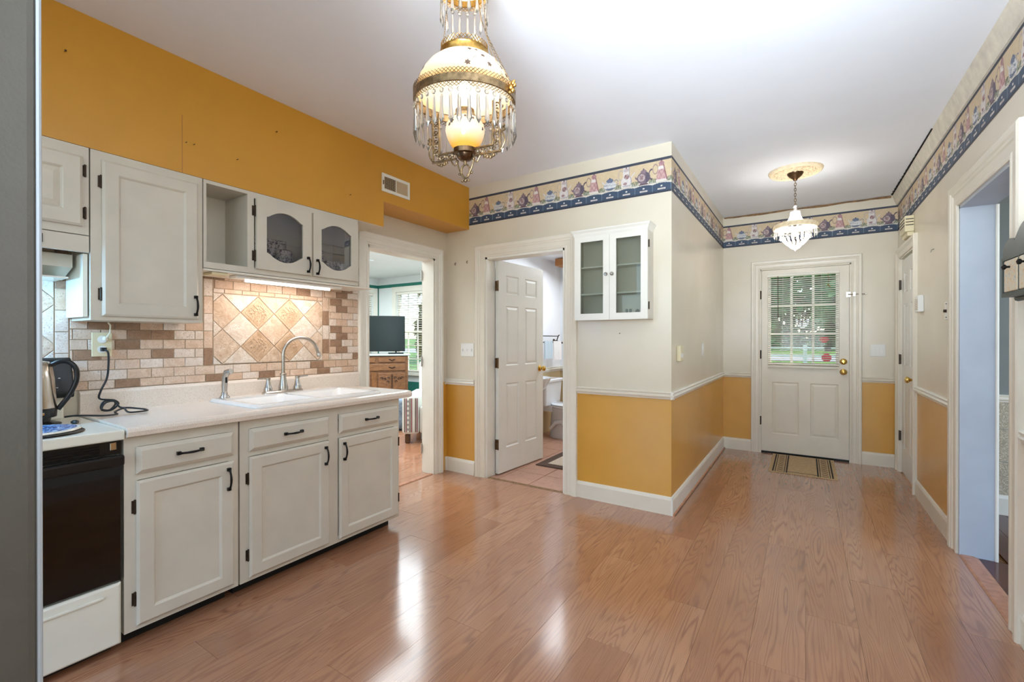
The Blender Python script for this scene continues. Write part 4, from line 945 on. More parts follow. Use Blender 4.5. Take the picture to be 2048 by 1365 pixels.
b = MB(); b.tube([fp(-.02, 2.56, -.02), fp(-.035, 2.40, -.06), fp(-.05, 2.33, -.085), fp(-.06, 2.24, -.12), fp(-.065, 2.12, -.178), fp(-.065, 2.09, -.183)][0:6], .0016, 6); b.build('power_cord', 'antique_brass', ch, smooth=S)
b = MB()
b.tube([fp(0, 1.888), fp(0, 1.872)], .006, 8)
b.tube([fp(.019*math.sin(t), 1.849+.024*math.cos(t)) for t in np.linspace(0, 2*PI, 20)], .0036, 8, False)
for sg in (1, -1):
    b.tube([fp(sg*(.004+.030*math.sin(t*.55)), 1.826+.021*t) for t in np.linspace(0, 3.0, 10)], .0032, 7); b.ball(fp(sg*.036, 1.89), .006, 8); b.ball(fp(sg*.014, 1.816), .0052, 8); b.ball(fp(sg*.026, 1.842), .005, 8)
    b.tube([fp(sg*(.036+.018*t), 1.888-.012*math.sin(t*2.5)) for t in np.linspace(0, 1.6, 8)], .003, 6)
b.ball(fp(0, 1.816), .007, 8); b.build('finial', 'antique_brass', ch, smooth=S)
lamp('shade_light', 'POINT', (CH.x, CH.y, 2.16), 1.3, (1, .95, .86), .09)
lamp('smoke_bell_light', 'POINT', (CH.x+.0, CH.y, 2.42), .55, (1, .88, .72), .05)
lamp('shade_rim_light', 'POINT', (CH.x, CH.y, 2.07), .6, (1, .96, .92), .05)

# ------------------------------------------------------------------ hall lamp
HC = Vector((-.07, 4.40, 0)); hl = thing('hall_lamp', (HC.x, HC.y, 1.96), 'small crystal basket lamp on a chain below a cream ceiling rose', 'chandelier')
md = thing('ceiling_rose', (HC.x, HC.y, 2.60), 'cream plaster ceiling rose with raised scrollwork in the hall', 'ceiling rose')
MB().lathe([(0, 2.606), (.04, 2.605), (.06, 2.600), (.15, 2.606), (.165, 2.598), (.172, 2.601), (.178, 2.597), (.186, 2.602), (.192, 2.61), (.194, 2.6195)], (HC.x, HC.y, 0), 56).build('disc', 'gypsum', md, smooth=.6)
for i in range(16):
    b = MB(); a = 2*PI*i/16
    for rr, hh, an in ((.085, .02, .0), (.120, .022, .2), (.140, .014, -.12)):
        b.tube([(HC.x+(rr+hh*.6*math.cos(t)*(1-t/8))*math.cos(a+an+.10*math.sin(t)), HC.y+(rr+hh*.6*math.cos(t)*(1-t/8))*math.sin(a+an+.10*math.sin(t)), 2.600) for t in np.linspace(0, 5, 8)], .0075, 5)
    b.build('scroll', 'gypsum', md, smooth=S)
MB().lathe([(.0, 2.535), (.012, 2.54), (.02, 2.555), (.045, 2.575), (.057, 2.592), (.059, 2.601)], (HC.x, HC.y, 0), 28).build('canopy', 'dark_bronze', hl, smooth=S)
b = MB(); zz = 2.54
for i in range(10):
    m = Vector((HC.x, HC.y, 2.53-.0215*i)); s_ = Vector((1, 0, 0)) if i % 2 else Vector((0, 1, 0))
    b.tube([m+Vector((0, 0, .0145*math.cos(w)))+s_*.0075*math.sin(w) for w in np.linspace(0, 2*PI, 13)], .0022, 5, False)
b.build('chain', 'antique_brass', hl, smooth=S)
MB().lathe([(.004, 2.335), (.012, 2.332), (.022, 2.318), (.012, 2.31), (.012, 2.29), (.020, 2.287)], (HC.x, HC.y, 0), 18).build('glass_spool', 'crystal', hl, smooth=S)
MB().lathe([(.022, 2.288), (.036, 2.283), (.040, 2.25), (.055, 2.215), (.085, 2.192), (.12, 2.183), (.145, 2.180)], (HC.x, HC.y, 0), 36).build('glass_cap', 'crystal', hl, smooth=S)
MB().lathe([(.147, 2.184), (.152, 2.178), (.152, 2.148), (.147, 2.145), (.147, 2.184)], (HC.x, HC.y, 0), 40).build('rim', 'gypsum', hl, smooth=S)
b = MB()
for i in range(24):
    a = 2*PI*i/24; b.tube([(HC.x+(.152+.006*math.cos(t))*math.cos(a+.1*math.sin(t)), HC.y+(.152+.006*math.cos(t))*math.sin(a+.1*math.sin(t)), 2.163+.012*math.sin(t*2)) for t in np.linspace(0, 6.2, 8)], .003, 5)
b.build('rim_scrollwork', 'gypsum', hl, smooth=S)
ringprisms(pm3, 26, .150, 2.148, hl, HC); ringprisms(pm3, 20, .105, 2.128, hl, HC, .1)
me4 = MB().loft([[(r*math.cos(2*PI*i/6), r*.5*math.sin(2*PI*i/6), z) for i in range(6)] for r, z in ((.002, 0), (.009, -.01), (.009, -.045), (.001, -.055))]).build('facet', 'crystal', mesh_only=True, origin=(0, 0, 0))[0]
for rr, z, n in ((.108, 2.085, 18), (.085, 2.045, 15), (.050, 2.012, 10)):
    for i in range(n):
        a = 2*PI*i/n; place(me4, 'facet', (HC.x+rr*math.cos(a), HC.y+rr*math.sin(a), z), hl, rot=(-.75 if z < 2.06 else -.5, 0, a-PI/2))
MB().lathe([(.0, 1.962), (.006, 1.968), (.012, 1.975), (.035, 1.985), (.038, 1.992)], (HC.x, HC.y, 0), 18).build('finial', 'crystal', hl, smooth=S)
b = MB(); b.ball((HC.x, HC.y, 2.11), .022, 12, 1, 1, 1.4); b.build('bulb', 'bulb', hl, smooth=S)
lamp('hall_light', 'POINT', (HC.x, HC.y, 2.06), 15, (.97, .98, 1), .08)

# ------------------------------------------------------------------ panelled doors
def panel_door(name, X, u0, u1, v0, v1, panels, mat, t=.035, loc=None, holes=(), struct_=True, **kw):
    """slab with raised panels both sides; X local d=0 is the front face"""
    b = MB(X); rects = list(panels)+list(holes)
    us = sorted({u0, u1} | {r[0] for r in rects} | {r[1] for r in rects}); vs = sorted({v0, v1} | {r[2] for r in rects} | {r[3] for r in rects})
    for a, c in zip(us, us[1:]):
        for p, q in zip(vs, vs[1:]):
            if any(r[0] <= a+1e-6 and r[1] >= c-1e-6 and r[2] <= p+1e-6 and r[3] >= q-1e-6 for r in rects): continue
            b.box(a, c, p, q, -t, 0)
    for (a, c, p, q) in panels:
        w = min(.032, (c-a)*.22)
        b.rects([(a, c, p, q, 0), (a+.007, c-.007, p+.007, q-.007, -.007), (a+.012, c-.012, p+.012, q-.012, -.008), (a+w, c-w, p+w, q-w, -.002)], cap0=False)
        b.rects([(a, c, p, q, -t), (a+.008, c-.008, p+.008, q-.008, -t+.008), (a+w, c-w, p+w, q-w, -t+.002)], cap0=False)
    return b.build(name, mat, **kw)
def six(u0, u1, v0, v1):
    w = u1-u0; s = .11*w/.75; m = (w-3*s*1.05)/2; g = s*1.05; a = u0+g; c = a+m; d = c+g*.95; e = u1-g; h = v1-v0
    R = []
    for p, q in ((v0+.115*h, v0+.42*h), (v0+.505*h, v0+.79*h), (v0+.845*h, v0+.935*h)): R += [(a, c, p, q), (d, e, p, q)]
    return R
def knob(X, u, v, parent, mat='brass', name='knob', label=None):
    b = MB(X @ Matrix.Translation((u, v, 0))); b.lathe([(.031, 0), (.031, .004), (.024, .009), (.012, .011), (.011, .03), (.02, .036), (.0275, .048), (.025, .06), (.012, .066), (0, .067)], (0, 0, 0), 22)
    return b.build(name, mat, parent, smooth=S)
# bathroom door, standing open into the bathroom
hx, hy = -2.345, YA+.100
ex, ey = -2.286, 4.154
dvec = Vector((ex-hx, ey-hy, 0)).normalized(); nrm = Vector((dvec.y, -dvec.x, 0))
XD = frame((hx+.012, hy+.01, 0), dvec, (0, 0, 1), nrm)
db = panel_door('door_2', XD, 0.004, .735, .012, 1.952, six(0.004, .735, .012, 1.952), 'door_white', kind='structure')
knob(XD, .672, .94, db); 
Xb = frame(Vector((hx+.012, hy+.01, 0))-nrm*.035, dvec, (0, 0, 1), -nrm); knob(Xb, .672, .94, db)
for z in (.28, 1.02, 1.72):
    b = MB(XD); b.box(-.012, .002, z-.045, z+.045, -.028, -.002); b.tube([(-.008, z-.047, .004), (-.008, z+.047, .004)], .006, 8); b.box(.0, .004, z-.045, z+.045, -.03, .0); b.build('hinge', 'dark_bronze', db, smooth=S)
# living-room door leaf, folded back; only its edge shows
lx, ly = XL-.138, DL[1]-.022
lv = Vector((-.66, .75, 0)).normalized(); ln = Vector((-lv.y, lv.x, 0)); 
XLd = frame((lx, ly, 0), lv, (0, 0, 1), ln)
dl = panel_door('door_3', XLd, .012, .74, .012, 1.945, six(.012, .74, .012, 1.945), 'door_white', kind='structure')
for z in (.22, 1.03, 1.83):
    b = MB(XLd); b.box(.008, .0125, z-.045, z+.045, -.030, -.004); b.tube([(.004, z-.047, .004), (.004, z+.047, .004)], .006, 8); b.box(-.010, .0, z-.04, z+.04, .001, .004); b.build('hinge', 'nickel', dl, smooth=S)
# closet door in the right wall
XCd = FR(XR+.012); dcl = panel_door('door_4', XCd, DR1[0]+.014, DR1[1]-.014, .012, DR1[3]-.026, six(DR1[0]+.014, DR1[1]-.014, .012, DR1[3]-.026), 'door_white', kind='structure')
knob(XCd, DR1[0]+.075, .90, dcl)
for z in (.34, 1.05, 1.74): b = MB(FR(XR)); b.box(DR1[1]-.02, DR1[1]+.012, z-.045, z+.045, -.006, .004); b.tube([(DR1[1]-.006, z-.047, .004), (DR1[1]-.006, z+.047, .004)], .006, 8); b.build('hinge', 'bronze_hinge', dcl, smooth=S)
# back door with nine-pane light
XBk = FA(YC+.012); wx0, wx1, wz0, wz1 = -.315, .262, .985, 1.905
d1 = panel_door('door_1', XBk, DC[0]+.014, DC[1]-.014, .02, DC[3]-.014, [(-.300, -.055, .215, .775), (.045, .285, .215, .775)], 'trim_worn', t=.042, holes=[(wx0, wx1, wz0, wz1)], kind='structure')
b = MB(XBk); b.rects([(wx0-.03, wx1+.03, wz0-.03, wz1+.03, 0), (wx0-.026, wx1+.026, wz0-.026, wz1+.026, .010), (wx0, wx1, wz0, wz1, .010), (wx0+.002, wx1-.002, wz0+.002, wz1-.002, -.012)], False, False); b.build('light_frame', 'trim_worn', d1)
pw, ph = (wx1-wx0)/3, (wz1-wz0)/3
for i in (1, 2): MB(XBk).box(wx0+pw*i-.011, wx0+pw*i+.011, wz0, wz1, -.028, -.004).build('muntin', 'trim_worn', d1)
for i in (1, 2): MB(XBk).box(wx0, wx1, wz0+ph*i-.011, wz0+ph*i+.011, -.0275, -.0045).build('muntin', 'trim_worn', d1)
for i in range(3):
    for j in range(3): MB(XBk).box(wx0+pw*i+.002, wx0+pw*(i+1)-.002, wz0+ph*j+.002, wz0+ph*(j+1)-.002, -.018, -.016).build('pane', 'pane_glass', d1)
knob(XBk, .325, .905, d1)
b = MB(XBk @ Matrix.Translation((.325, 1.01, 0))); b.lathe([(.031, 0), (.031, .006), (.026, .014), (.014, .018), (.013, .022), (0, .023)], (0, 0, 0), 22); b.box(-.004, .004, -.016, .016, .022, .032); b.build('deadbolt', 'brass', d1, smooth=S)
for z in (.35, 1.07, 1.72): b = MB(FA(YC)); b.box(DC[0]-.010, DC[0]+.014, z-.045, z+.045, -.004, .004); b.tube([(DC[0]+.004, z-.047, .005), (DC[0]+.004, z+.047, .005)], .006, 8); b.build('hinge', 'bronze_hinge', d1, smooth=S)
MB(FA(YC)).box(DC[0], DC[1], 0, .018, -.10, -.001).build('sill', 'black_metal', d1)
b = MB(FA(YC)); b.box(.345, .382, 1.66, 1.71, .0, .006).tube([(.36, 1.685, .012), (.41, 1.685, .014), (.50, 1.683, .022)], .006, 8); b.box(.40, .42, 1.665, 1.705, .0, .024); b.ball((.50, 1.683, .022), .008, 8)
b.build('door_latch', 'nickel', smooth=S, label='chrome swing bar latch at the right edge of the back door', cat='latch')
# mini blind over the door window
bl = thing('mini_blind', (-.03, YC-.02, .94), 'cream mini blind over the nine-pane window of the back door', 'blind'); XV = FA(YC+.002)
b = MB(XV); b.box(-.345, .290, 1.905, 1.932, .012, .036); b.build('headrail', 'blind_white', bl, bevel=.002)
b = MB(XV)
for i in range(44):
    z = .965+.0212*i
    b.loft([[(u, z-.0045, .014), (u, z-.0035, .0145), (u, z+.0045, .036), (u, z+.0035, .036)] for u in (-.335, .282)])
b.build('slats', 'blind_white', bl, kind='stuff')
MB(XV).box(-.338, .285, .935, .953, .014, .036).build('bottom_rail', 'blind_white', bl, bevel=.003)
b = MB(XV)
for u in (-.20, .14): b.tube([(u, .95, .0375), (u, 1.91, .0375)], .0012, 5)
b.build('ladder_cord', 'blind_white', bl)
b = MB(XV); b.tube([(-.245, 1.91, .042), (-.243, 1.45, .042)], .0032, 6); b.build('tilt_wand', 'leaf_brown', bl)
b = MB(XV); b.tube([(.195, 1.91, .042), (.198, 1.80, .042), (.20, 1.77, .042)], .0014, 5); b.ball((.196, 1.79, .042), .008, 8, 1, 1, 1.6); b.ball((.208, 1.775, .042), .008, 8, 1, 1, 1.6); b.build('lift_cord', 'amber_wood', bl)
for i, (u, z, w, h, m, lb) in enumerate(((.165, 1.235, .042, .034, 'sticker_red', 'faded red octagonal sticker, upper of three on the back door glass'), (.195, 1.135, .030, .030, 'sticker_gray', 'small round grey sticker on the back door glass'), (.185, 1.045, .045, .045, 'sticker_red', 'bright red octagonal sticker at the bottom right pane'))):
    b = MB(XBk); P = [(u+w*math.cos(PI/8+PI/4*k), z+h*math.sin(PI/8+PI/4*k)) for k in range(8)]; b.prism(P, -.0155, -.015); b.box(u-w*.5, u+w*.5, z-.003, z+.003, -.015, -.0147); b.build('window_sticker', m, label=lb, cat='sticker')
# oval suncatcher hanging in the middle pane
sc_ = thing('suncatcher', (-.025, YC, 1.36), 'oval patterned glass suncatcher hanging in the middle pane of the back door', 'suncatcher')
b = MB(XBk); b.prism([(-.025+.064*math.cos(t), 1.445+.086*math.sin(t)*(1-.1*math.sin(t))) for t in np.linspace(0, 2*PI, 28)[:-1]], -.014, -.012); b.build('glass_disc', 'smoky_glass', sc_)
b = MB(XBk); b.tube([(-.025+.064*math.cos(t), 1.445+.086*math.sin(t)*(1-.1*math.sin(t)), -.012) for t in np.linspace(0, 2*PI, 28)], .003, 5)
for P in (((-.06, 1.50), (-.05, 1.44), (-.06, 1.39)), ((-.025, 1.53), (-.022, 1.45), (-.03, 1.37)), ((.01, 1.50), (.0, 1.44), (.02, 1.40)), ((-.08, 1.46), (-.03, 1.42), (.03, 1.46))): b.tube([(u, v, -.012) for u, v in P], .005, 5)
b.build('leading', 'leaf_brown', sc_)
# door mat
mt = thing('door_mat', (-.02, 5.28, 0), 'beige woven door mat with black banded ends before the back door', 'mat')
my0, my1, mx0, mx1 = 4.86, 5.63, -.29, .245
MB().box(mx0, mx1, my0, my1, .0005, .007).build('pile', 'mat_beige', mt, bevel=.002)
for (a, c) in ((mx0+.030, mx0+.042), (mx0+.052, mx0+.058), (mx0+.125, mx0+.131), (mx0+.140, mx0+.152), (mx1-.042, mx1-.030), (mx1-.058, mx1-.052), (mx1-.131, mx1-.125), (mx1-.152, mx1-.140)): MB().box(a, c, my0+.02, my1-.02, .007, .0082).build('stripe', 'mat_black', mt)
MB().box(mx0+.15, mx1-.15, my0+.055, my0+.065, .007, .0082).build('stripe', 'mat_black', mt)
for sx in (mx0+.092, mx1-.092):
    b = MB()
    for i in range(9):
        y = my0+.06+i*.078; b.tube([(sx+.022*math.cos(t), y+.030*math.sin(t), .0078) for t in np.linspace(0, 2*PI, 9)], .0018, 4, False)
    b.build('key_pattern', 'rug_brown', mt, kind='stuff')

# ------------------------------------------------------------------ glass wall cabinet
wc_ = thing('glass_wall_cabinet', (-1.19, YA-.07, 1.37), 'small white wall cabinet with two glazed doors and two shelves', 'cabinet')
cx0, cx1, cz0, cz1 = -1.462, -.912, 1.376, 2.005; yf = YA-.125
b = MB(); b.box(cx0, cx0+.015, yf, YA-.001, cz0, cz1).box(cx1-.015, cx1, yf, YA-.001, cz0, cz1).box(cx0+.015, cx1-.015, yf, YA-.001, cz0, cz0+.015).box(cx0+.015, cx1-.015, yf, YA-.001, cz1-.015, cz1).box(cx0+.015, cx1-.015, YA-.008, YA-.001, cz0+.015, cz1-.015)
b.build('body', 'cab_paint', wc_)
b = MB(); 
for o_, z in ((.0, cz1), (.010, cz1+.010), (.014, cz1+.022), (.024, cz1+.034), (.024, cz1+.044)): pass
b.loft([[(cx0-o_, yf-o_-.016, z), (cx1+o_, yf-o_-.016, z), (cx1+o_, YA-.001, z), (cx0-o_, YA-.001, z)] for o_, z in ((.0, cz1-.01), (.006, cz1+.006), (.009, cz1+.018), (.020, cz1+.032), (.022, cz1+.040))]); b.build('cornice', 'trim_white', wc_)
for z in (1.565, 1.765): MB().box(cx0+.0155, cx1-.0155, yf+.012, YA-.009, z, z+.010).build('shelf', 'trim_white', wc_)
XW = FA(yf); mid = (cx0+cx1)/2
for (a, c, kx) in ((cx0, mid-.001, mid-.022), (mid+.001, cx1, mid+.024)):
    fw = .048; b = MB(XW); b.box(a, a+fw, cz0, cz1, .001, .016).box(c-fw, c, cz0, cz1, .001, .016).box(a+fw, c-fw, cz0, cz0+fw, .001, .016).box(a+fw, c-fw, cz1-fw, cz1, .001, .016); o = b.build('door', 'trim_white', wc_)
    MB(XW).box(a+fw, c-fw, cz0+fw, cz1-fw, .006, .009).build('glass_pane', 'cab_glass', o)
    b = MB(XW @ Matrix.Translation((kx, 1.705, .016))); b.lathe([(.006, 0), (.006, .008), (.013, .012), (.014, .020), (.008, .027), (0, .028)], (0, 0, 0), 8); b.build('knob', 'crystal', o)
for z in (1.47, 1.90): hinge(FL(cx1-.002), yf+.002, z, wc_, .045, .008)
zs = cz0+.0155
for x, lb in ((-1.085, 'left of two small dark bottles in the glass wall cabinet'), (-1.058, 'right of two small dark bottles in the glass wall cabinet')):
    MB().lathe([(.0115, 0), (.0115, .03), (.008, .036), (.0085, .038), (.0085, .062), (0, .064)], (x, YA-.06, zs), 14, True).build('nail_polish', 'dark_bottle', smooth=S, label=lb, cat='bottle', group='small dark bottles')
MB().lathe([(.0, 0), (.045, 0), (.055, .008), (.052, .010), (.0, .006)], (-1.155+.02, YA-.072, zs), 24).build('small_dish', 'black_metal', smooth=S, label='small dark dish on the bottom shelf of the glass wall cabinet', cat='dish')
b = MB(); b.lathe([(.019, 0), (.019, .038), (.017, .04), (.0, .04)], (-.973, YA-.06, zs), 18, True); b.build('white_jar', 'white_plastic', smooth=S, label='small white jar at the right end inside the glass wall cabinet', cat='jar')
b = MB(); b.lathe([(.016, 0), (.016, .045), (.010, .055), (.0, .062)], (-1.012, YA-.045, zs), 14, True); b.build('trinket', 'rug_brown', smooth=S, label='tiny brown figurine beside the white jar in the glass cabinet', cat='figurine')

# ------------------------------------------------------------------ switches, sensors, hooks
def plate(name, X, u0, u1, v0, v1, mat, n, lb, cat, kind_='toggle'):
    t = thing(name, tuple(X @ Vector(((u0+u1)/2, (v0+v1)/2, 0))), lb, cat); MB(X).box(u0, u1, v0, v1, .0005, .006).build('cover_plate', mat, t, bevel=.002)
    for i in range(n):
        c = u0+(u1-u0)*(i+.5)/n; m = (v0+v1)/2
        if kind_ == 'toggle': MB(X).box(c-.004, c+.004, m-.010, m+.010, .006, .014).build('toggle', mat if n > 1 else mat, t, bevel=.0015)
        else: b = MB(X); b.box(c-.0165, c+.0165, m-.033, m+.033, .006, .009); b.build('rocker', mat, t, bevel=.0015)
    return t
plate('light_switch', FA(YA), -2.675, -2.525, 1.078, 1.198, 'white_plastic', 3, 'white triple toggle switch plate left of the bathroom door', 'switch')
plate('light_switch', FA(YC), .535, .653, 1.067, 1.187, 'white_plastic', 2, 'white double rocker switch plate right of the back door', 'switch', 'rocker')
plate('light_switch', FL(XB), 4.37, 4.445, 1.08, 1.20, 'white_plastic', 1, 'single white toggle switch on the hall side wall', 'switch')
t = thing('doorbell_sensor', (XB+.02, 3.47, 1.07), 'small almond control box on the hall wall near the corner', 'control'); MB(FL(XB)).box(3.42, 3.52, 1.073, 1.19, .0005, .028).build('case', 'ivory_plastic', t, bevel=.004); MB(FL(XB)).box(3.44, 3.50, 1.10, 1.13, .028, .030).build('slider', 'white_plastic', t)
for i, (x, z) in enumerate(((-2.74, 1.94), (-2.60, 1.945))):
    b = MB(); b.tube([(x, YA, z+.01), (x, YA-.012, z), (x, YA-.014, z-.008), (x, YA-.004, z-.012)], .0028, 6); b.build('wall_hook', 'dark_bronze', smooth=S, label=('left' if i == 0 else 'right')+' one of two small dark hooks above the triple switch', cat='hook', group='small hooks above the switch')
b = MB(); b.tube([(-1.157, YA, 1.28), (-1.157, YA-.012, 1.278)], .0025, 6); b.ball((-1.157, YA-.013, 1.278), .004, 8); b.build('wall_screw', 'dark_bronze', smooth=S, label='small screw in the wall below the glass wall cabinet', cat='screw')
ci_ = thing('door_chime', (XR-.04, 4.95, 2.10), 'almond door chime box with three slots near the back corner', 'chime'); CHM = FR(XR)
b = MB(CHM); b.box(4.86, 5.10, 2.115, 2.245, .0005, .062); b.box(4.87, 5.09, 2.08, 2.115, .0005, .045); b.build('case', 'ivory_plastic', ci_, bevel=.006, seg=2)
for i in range(3):
    b = MB(); z = 2.165+.024*i; b.box(XR-.056, XR-.006, 4.8585, 4.8605, z, z+.006); b.box(XR-.0635, XR-.061, 4.87, 5.07, z, z+.006); b.build('slot', 'crack_black', ci_)
t = thing('thermostat', (XR-.02, 4.56, 1.44), 'white thermostat beside the closet door casing', 'thermostat'); MB(FR(XR)).box(4.50, 4.625, 1.44, 1.565, .0005, .035).build('case', 'white_plastic', t, bevel=.005)
b = MB(FR(XR)); [b.box(4.52, 4.605, 1.46+.012*i, 1.464+.012*i, .035, .0365) for i in range(7)]; b.build('grille', 'grille_tan', t)
t = thing('light_switch', (XR-.01, 3.86, 1.40), 'white switch plate with dark dimmer knob beside the side-room opening', 'switch'); MB(FR(XR)).box(3.80, 3.872, 1.355, 1.468, .0005, .007).build('cover_plate', 'white_plastic', t, bevel=.002); b = MB(FR(XR) @ Matrix.Translation((3.836, 1.41, .007))); b.lathe([(.010, 0), (.009, .014), (0, .015)], (0, 0, 0), 12); b.build('dimmer_knob', 'bronze_hinge', t)
for z in (1.37, 1.455): b = MB(FR(XR)); b.ball((3.836, z, .0075), .004, 6); b.build('screw', 'black_metal', t)
b = MB(FR(XR)); b.tube([(4.20, 1.855, 0), (4.20, 1.850, .014), (4.20, 1.835, .016)], .004, 6); b.build('wall_hook', 'nickel', smooth=S, label='single small nickel hook on the right wall by the opening', cat='hook')

# ------------------------------------------------------------------ spice rack on the right wall
sr = thing('spice_rack', (XR-.05, 2.25, 1.33), 'dark green wooden wall rack with tile-fronted drawers at the right edge', 'rack'); FRk = FR(XR)
yb0, yb1 = 1.95, 2.545
P = [(yb1, 1.40), (yb1, 1.575)] + [(yb1-.02-.10*t, 1.60+.016*math.sin(t*PI*1.0)) for t in np.linspace(0, 1, 7)] + [(yb1-.125-.175*t, 1.61+.045*math.sin(t*PI)) for t in np.linspace(0, 1, 10)]
P += [(yb0+yb1-u, v) for u, v in P[::-1]]
b = MB(FRk); b.prism(P, .078, .092); b.build('back_board', 'rack_green', sr)
b = MB(FRk); b.box(yb0+.01, yb1-.008, 1.395, 1.41, .016, .098).box(yb0+.01, yb1-.008, 1.535, 1.548, .016, .098).box(yb1-.020, yb1-.008, 1.41, 1.535, .001, .098).box(yb0+.01, yb0+.02, 1.41, 1.535, .016, .098)
for k in (1, 2, 3): b.box(yb1-.042-.146*k+.008, yb1-.034-.146*k+.008, 1.41, 1.535, .016, .098)
b.build('case', 'rack_green', sr)
b = MB(FRk); b.tube([(yb1+.0, 1.392, .05), (yb0, 1.392, .05)], .012, 8); b.build('lower_moulding', 'rack_green', sr, smooth=S)
for k in range(4):
    a = yb1-.034-.146*k; o = MB(FRk).box(a-.130, a-.002, 1.413, 1.532, .05, .098).build('drawer', 'rack_tile', sr, bevel=.002)
    b = MB(FRk @ Matrix.Translation((a-.062, 1.505, .098))); b.lathe([(.004, 0), (.004, .008), (.010, .013), (.010, .020), (0, .024)], (0, 0, 0), 12); b.build('knob', 'black_metal', o, smooth=S)
P = [(yb1-.02, 1.385), (yb1-.06, 1.375), (yb1-.11, 1.345), (yb1-.17, 1.325), (yb1-.30, 1.32), (yb0+.06, 1.375), (yb0+.02, 1.385)]
b = MB(FRk); b.prism(P, .002, .018); b.build('apron', 'rack_green', sr)
for yy in (2.31, 2.18): b = MB(FRk); b.tube([(yy, 1.352, .018), (yy, 1.352, .045), (yy, 1.325, .055), (yy, 1.28, .05)], [.009, .007, .009, .012], 8); b.build('peg', 'black_metal', sr, smooth=S)

# ------------------------------------------------------------------ side room seen through the right opening
MB().box(XR+.076, 3.2, .8, 5.2, -.05, -.013).build('floor_1', 'raw_edge', kind='structure')
sf = bpy.data.objects['floor_1']
for i in range(13):
    y = .9; 
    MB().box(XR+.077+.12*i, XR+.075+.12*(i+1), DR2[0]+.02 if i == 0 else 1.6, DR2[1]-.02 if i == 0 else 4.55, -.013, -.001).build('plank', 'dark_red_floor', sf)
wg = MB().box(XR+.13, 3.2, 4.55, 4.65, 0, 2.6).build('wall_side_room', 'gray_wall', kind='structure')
MB(FA(4.55)).box(XR+.13, 2.6, .132, .80, 0, .003).build('wallpaper', 'damask', wg)
extr(FA(4.55), [(d, v*1.1) for d, v in BB], XR+.13, 2.6, 'baseboard_side_room', 'trim_white', **k_); extr(FA(4.55), [(d, v-.02) for d, v in RAIL], XR+.13, 2.6, 'trim_23', 'trim_white', **k_)
for z in (.37, .60): MB(FA(4.55)).box(XR+.13, 2.6, z, z+.003, .003, .0045).build('wallpaper_seam', 'gray_wall', wg)
MB().box(3.1, 3.2, .8, 4.55, 0, 2.6).build('wall_side_room', 'gray_wall', kind='structure'); MB().box(XR+.13, 3.2, .8, 4.65, 2.6, 2.65).build('ceiling_side_room', 'ceiling_paint', kind='structure')
MB().loft([[(XR-.006, y, .0015), (XR+.004, y, .007), (XR+.055, y, .007), (XR+.075, y, .001)] for y in (DR2[0]+.02, DR2[1]-.02)]).build('trim_24', 'threshold_wood', kind='structure')

# ------------------------------------------------------------------ bathroom
BX0, BX1, BY1 = -2.89, XB-.12, 5.72
fb = MB().box(BX0, BX1, YA+.12, BY1, -.05, -.012).build('floor_2', 'grout', kind='structure'); MB().box(DA[0]+.018, DA[1]-.018, YA+.001, YA+.12, -.05, -.012).build('floor_2', 'grout', kind='structure')
yy = YA+.035
while yy < BY1-.02:
    xx = BX0+.0
    while xx < BX1-.02:
        a, c, d, e = max(xx, BX0), min(xx+.305, BX1), yy, min(yy+.305, BY1)
        if d < YA+.12: a, c = max(a, DA[0]+.019), min(c, DA[1]-.019)
        if c-a > .03: MB().box(a+.0025, c-.0025, d+.0025, e-.0025, -.011, .0).build('floor_tile', 'floor_tile', fb)
        xx += .305
    yy += .305
MB().box(DA[0]+.02, DA[1]-.02, YA-.005, YA+.036, -.0115, .0008).build('trim_25', 'raw_edge', kind='structure')
for nm, bx in (('wall_bath_left', (BX0-.1, BX0, YA+.12, BY1)), ('wall_bath_back', (BX0-.1, BX1+.0, BY1, BY1+.1))):
    w = MB().box(bx[0], bx[1], bx[2], bx[3], .80, 2.35).build(nm, 'bath_wall', kind='structure'); MB().box(bx[0], bx[1], bx[2], bx[3], 0, .80).build('wainscot', 'bath_beige', w)
MB().box(BX0, BX1, YA+.12, BY1, 2.30, 2.35).build('ceiling_bath', 'bath_wall', kind='structure')
MB().box(BX0, BX1, 3.9, 4.1, 2.16, 2.30).build('trim_26', 'bath_wall', kind='structure')
extr(FL(BX0), RAIL, YA+.12, BY1, 'trim_27', 'trim_white', **k_); extr(FA(BY1), RAIL, BX0, BX1, 'trim_28', 'trim_white', **k_)
MB(FA(BY1)).box(-2.84, -2.80, .87, 2.30, .0, .012).build('trim_29', 'trim_white', kind='structure')
MB().box(-2.75, -2.45, 5.30, 5.60, 2.20, 2.29).build('hatch_beam', 'amber_wood', label='brown wooden box edge below the bathroom ceiling', cat='shelf')
tb = thing('towel_bar', (-2.85, 5.3, 1.27), 'curved dark metal double towel bar on the bathroom wall', 'towel bar')
b = MB(); b.tube([(-2.82, 4.8, 1.28), (-2.82, 5.50, 1.28)], .006, 8); b.tube([(-2.76, 4.8, 1.20), (-2.76, 5.52, 1.20)], .006, 8); b.tube([(BX0, 5.52, 1.22), (-2.84, 5.52, 1.22), (-2.82, 5.52, 1.28), (-2.82, 5.55, 1.295)], .008, 8); b.tube([(-2.84, 5.52, 1.22), (-2.79, 5.53, 1.19), (-2.74, 5.55, 1.185), (-2.72, 5.56, 1.20)], .008, 8); b.lathe([(.025, 0), (.02, .012)], (BX0+.001, 5.52, 1.22), 12, True, True, axis='x')
b.build('rails', 'bronze_hinge', tb, smooth=S)
